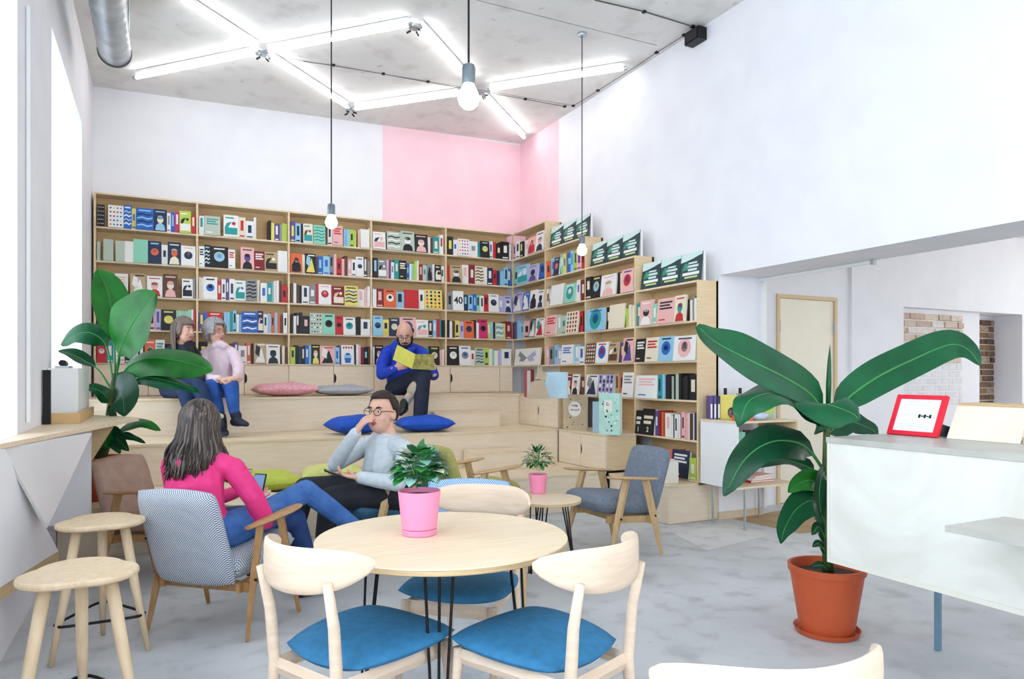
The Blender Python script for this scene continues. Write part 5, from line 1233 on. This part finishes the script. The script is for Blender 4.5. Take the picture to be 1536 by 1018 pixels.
B.limb('trs', [J(616, 584, 8.6), J(626, 576, 8.35), J(634, 570, 8.12)], [.12, .11, .09]); B.limb('trs', [J(634, 570, 8.12), J(632, 600, 8.03), J(630, 628, 7.99)], [.092, .086, .082])
shoe(B, 'boot', J(606, 608, 8.03), J(601, 620, 7.93), 1.1); a = J(630, 634, 7.98); a.z = LV[1]+.085; shoe(B, 'boot', a, a+BK*.18+Vector((0, 0, -.045)), 1.15)
finish(B, t, dict(top=BLUJ, skin=SKIN, trs=NAVT, boot=BOOT, cuff=CUFF, sock=SOCK), .009)
face(H, t, Mh, 1.22, '#2c211c', glasses='#241f1d')
BEARD = mat('dark_beard', '#3a2c26', .8, '#2a201b', 60, 2, bump=.6)
m = MB(); m.ell(H(.045, 0, -.088), (.048*1.22, .05*1.22, .034*1.22), Mh)
for q in (1, -1): m.tube([H(.01, q*.075, -.02), H(.025, q*.066, -.06), H(.05, q*.04, -.092)], [.008, .018, .022], 8)
m.tube([H(.09, -.03, -.052), H(.1, 0, -.044), H(.09, .03, -.052)], [.006, .009, .006], 8); m.build('beard', BEARD, t, True)
m = MB()
for q in (1, -1): m.tube([H(-.0, q*.083, .02), H(-.04, q*.08, .02), H(-.085, q*.05, .01), H(-.102, 0, .0)], [.012, .02, .024, .026], 8)
m.build('side_hair', BEARD, t, True)
m = MB().tube([J(590, 522, 8.62), J(600, 527, 8.52), J(606, 530, 8.49), J(613, 527, 8.52), J(622, 522, 8.62)], [.035, .04, .035, .04, .035], 8); m.build('hood_collar', BLUJ, t, True)
t = thing('open_book', J(620, 545, 8.1), 'open yellow paperback held by the reader in blue', 'book')
YEL = mat('yellow_cover', '#dcd65a', .5, '#cfc84c', 9); OCH = mat('ochre_cover', '#b9ad5c', .5, '#7f7a3c', 20, 4)
sp0, sp1 = J(623, 531, 8.08), J(618, 553, 8.1)
def leafset(nm, a, b, c_, d_, mt):
    n_ = (b-a).cross(d_-a).normalized(); n_ = n_ if n_.dot(FWD) > 0 else -n_
    MB().prism([a, b, c_, d_], 0, n_*.004).build(nm, mt, t)
    k = .94; ce = (a+b+c_+d_)/4; MB().prism([ce+(q-ce)*k+n_*.0045 for q in (a, b, c_, d_)], 0, n_*.012).build('page_block', M_PAPER, t)
leafset('left_cover', J(596, 517, 8.2), sp0, sp1-Vector((0, 0, .0)), J(589, 539, 8.22), YEL)
leafset('right_cover', sp0, J(651, 531, 8.15), J(652, 555, 8.17), sp1, OCH)
# ------------------------------------------------------------------ grey-haired woman in pale pink
PPK = mat('pale_pink_sweater', '#ecd5dc', .85, '#e4c8d1', 24, 3, bump=.2); DEN = mat('mid_denim', '#2f5fae', .8, '#244c92', 9, 4)
t = thing('person', J(325, 592, 7.7), 'grey-haired person in a pale pink sweater and jeans on the top tier', 'person')
B = Body()
B.limb('top', [J(325, 580, 7.66), J(326, 562, 7.7), J(328, 545, 7.72), J(329, 530, 7.72)], [.165, .155, .165, .145], ry=[.125, .115, .12, .09], lat=RGT)
B.limb('top', [J(310, 529, 7.72), J(329, 521, 7.72), J(348, 529, 7.72)], [.062, .075, .062])
B.limb('top', [J(308, 532, 7.7), J(303, 548, 7.62), J(303, 565, 7.5)], [.068, .062, .056]); B.limb('top', [J(303, 565, 7.5), J(315, 568, 7.34), J(328, 568, 7.2)], [.055, .048, .04])
B.limb('top', [J(350, 532, 7.7), J(357, 548, 7.62), J(358, 563, 7.5)], [.068, .062, .056]); B.limb('top', [J(358, 563, 7.5), J(357, 567, 7.34), J(354, 567, 7.2)], [.055, .048, .04])
B.limb('top', [J(322, 519, 7.66), J(328, 516, 7.68), J(336, 519, 7.66)], [.04, .055, .04])
B.limb('skin', [J(327, 521, 7.71), J(324, 506, 7.7)], [.055, .054])
Mh = frame(RGT*.93+BK*.36-UPV*.05); H = head(B, J(322, 498, 7.7), Mh, 1.1)
hand(B, 'skin', J(330, 568, 7.18), RGT, FWD*.3-UPV, -1, .5, 1.05); hand(B, 'skin', J(353, 567, 7.16), -RGT, FWD*.3-UPV*.9, 1, .5, 1.05)
B.limb('jean', [J(316, 585, 7.66), J(316, 582, 7.45), J(318, 580, 7.2)], [.105, .098, .078]); B.limb('jean', [J(318, 580, 7.2), J(325, 607, 7.14), J(331, 632, 7.12)], [.077, .066, .054])
B.limb('jean', [J(335, 584, 7.66), J(342, 580, 7.42), J(347, 578, 7.18)], [.105, .096, .076]); B.limb('jean', [J(347, 578, 7.18), J(349, 600, 7.12), J(351, 616, 7.1)], [.076, .066, .054])
a = J(333, 640, 7.1); a.z = LV[1]+.085; shoe(B, 'boot', a, a+BK*.13+RGT*.09+Vector((0, 0, -.045)), 1.08); B.limb('boot', [a, a+Vector((-.01, 0, .11))], [.052, .054])
B.limb('boot', [J(352, 620, 7.1), J(355, 627, 7.1)], [.05, .05]); shoe(B, 'boot', J(355, 627, 7.1), J(369, 636, 7.02), 1.08)
finish(B, t, dict(top=PPK, skin=SKIN, jean=DEN, boot=mat('navy_boot', '#1e2738', .5)), .0085)
face(H, t, Mh, 1.1, '#8d8580', glasses='#b5424c')
SIL = mat('silver_hair', '#b5b3b2', .5, '#8f8c8b', 60, 3, bump=.6)
cap_hair(H, Mh, 1.1, SIL, t, .07, -.09, .03, .006, part=lambda az: .05 if math.cos(az) > .6 else (-.045 if math.cos(az) > .1 else -.092))
# ------------------------------------------------------------------ person in the dark jacket
DKJ = mat('dark_navy_jacket', '#242c3a', .7, '#2d3748', 14, 3); SCF = mat('pale_shirt_blue', '#b6c6da', .8); GRS = mat('pale_green_shoe', '#b9cdbd', .6); DJN = mat('ink_jeans', '#223a63', .8, '#1b2f52', 9, 3)
t = thing('person', J(268, 592, 7.5), 'brown-haired person in a dark jacket behind the banana leaves on the top tier', 'person')
B = Body()
B.limb('top', [J(262, 580, 7.5), J(264, 562, 7.52), J(268, 545, 7.52), J(271, 530, 7.52)], [.16, .15, .165, .145], ry=[.125, .115, .12, .09], lat=RGT)
B.limb('top', [J(252, 530, 7.52), J(271, 521, 7.52), J(291, 530, 7.52)], [.062, .075, .062])
B.limb('top', [J(250, 533, 7.5), J(243, 550, 7.45), J(240, 566, 7.38)], [.068, .062, .056]); B.limb('cuff', [J(240, 566, 7.38), J(247, 571, 7.25), J(256, 575, 7.15)], [.055, .048, .04])
B.limb('top', [J(292, 533, 7.5), J(299, 550, 7.42), J(300, 566, 7.3)], [.068, .062, .056]); B.limb('top', [J(300, 566, 7.3), J(292, 571, 7.2), J(284, 575, 7.12)], [.055, .048, .04])
B.limb('skin', [J(272, 521, 7.51), J(274, 505, 7.5)], [.054, .052])
Mh = frame(RGT*.94+BK*.34-UPV*.05); H = head(B, J(276, 496, 7.48), Mh, 1.08)
hand(B, 'skin', J(257, 575, 7.14), RGT+UPV*.1, FWD*.3-UPV, -1, .45, 1.05); hand(B, 'skin', J(283, 575, 7.11), -RGT, FWD*.3-UPV, 1, .45, 1.05)
B.limb('jean', [J(254, 584, 7.48), J(264, 582, 7.25), J(276, 582, 7.02)], [.105, .098, .078]); B.limb('jean', [J(276, 582, 7.02), J(284, 612, 6.98), J(290, 640, 7.0)], [.076, .066, .054])
B.limb('jean', [J(270, 584, 7.48), J(284, 580, 7.25), J(298, 580, 7.05)], [.105, .096, .076]); B.limb('jean', [J(298, 580, 7.05), J(305, 597, 6.98), J(310, 608, 6.95)], [.076, .066, .056]); B.limb('skin', [J(310, 606, 6.95), J(313, 615, 6.94)], [.042, .042])
shoe(B, 'shoe', J(313, 617, 6.94), J(331, 624, 6.87), 1.08); a = J(291, 640, 7.0); a.z = LV[1]+.085; shoe(B, 'shoe', a, a+BK*.13+RGT*.09+Vector((0, 0, -.045)), 1.08)
finish(B, t, dict(top=DKJ, skin=SKIN, jean=DJN, shoe=GRS, cuff=SCF), .0085)
face(H, t, Mh, 1.08, '#5d4d43')
HM = [mat('ash_brown_hair_%d' % i, h, .5) for i, h in enumerate(('#7a6a60', '#695a51', '#8d7e74'))]
cap_hair(H, Mh, 1.08, HM[0], t, .05, -.08, .022, .005, part=lambda az: .032 if math.cos(az) > .55 else (-.06 if math.cos(az) > .05 else -.09))
def st2(R, i):
    az = PI+R.uniform(-1.55, 1.55); rr = 1.24
    return [H(-.008+.1*rr*math.cos(e)*math.cos(az), .08*rr*math.cos(e)*math.sin(az), .022+.1*rr*math.sin(e)) for e in (.5, 0)]+[H(-.012+.1*1.15*math.cos(az), .09*math.sin(az), -.07-R.uniform(0, .03)), H(-.01+.085*math.cos(az), .085*math.sin(az), -.16-R.uniform(0, .06))]
hair_strands(t, st2, HM, 90, 8, .009, 'long_hair')
m = MB().tube([J(283, 514, 7.4), J(290, 530, 7.36), J(292, 552, 7.34)], [.045, .06, .05], 8); m.build('black_scarf', mat('black_knit', '#17181b', .9), t, True)
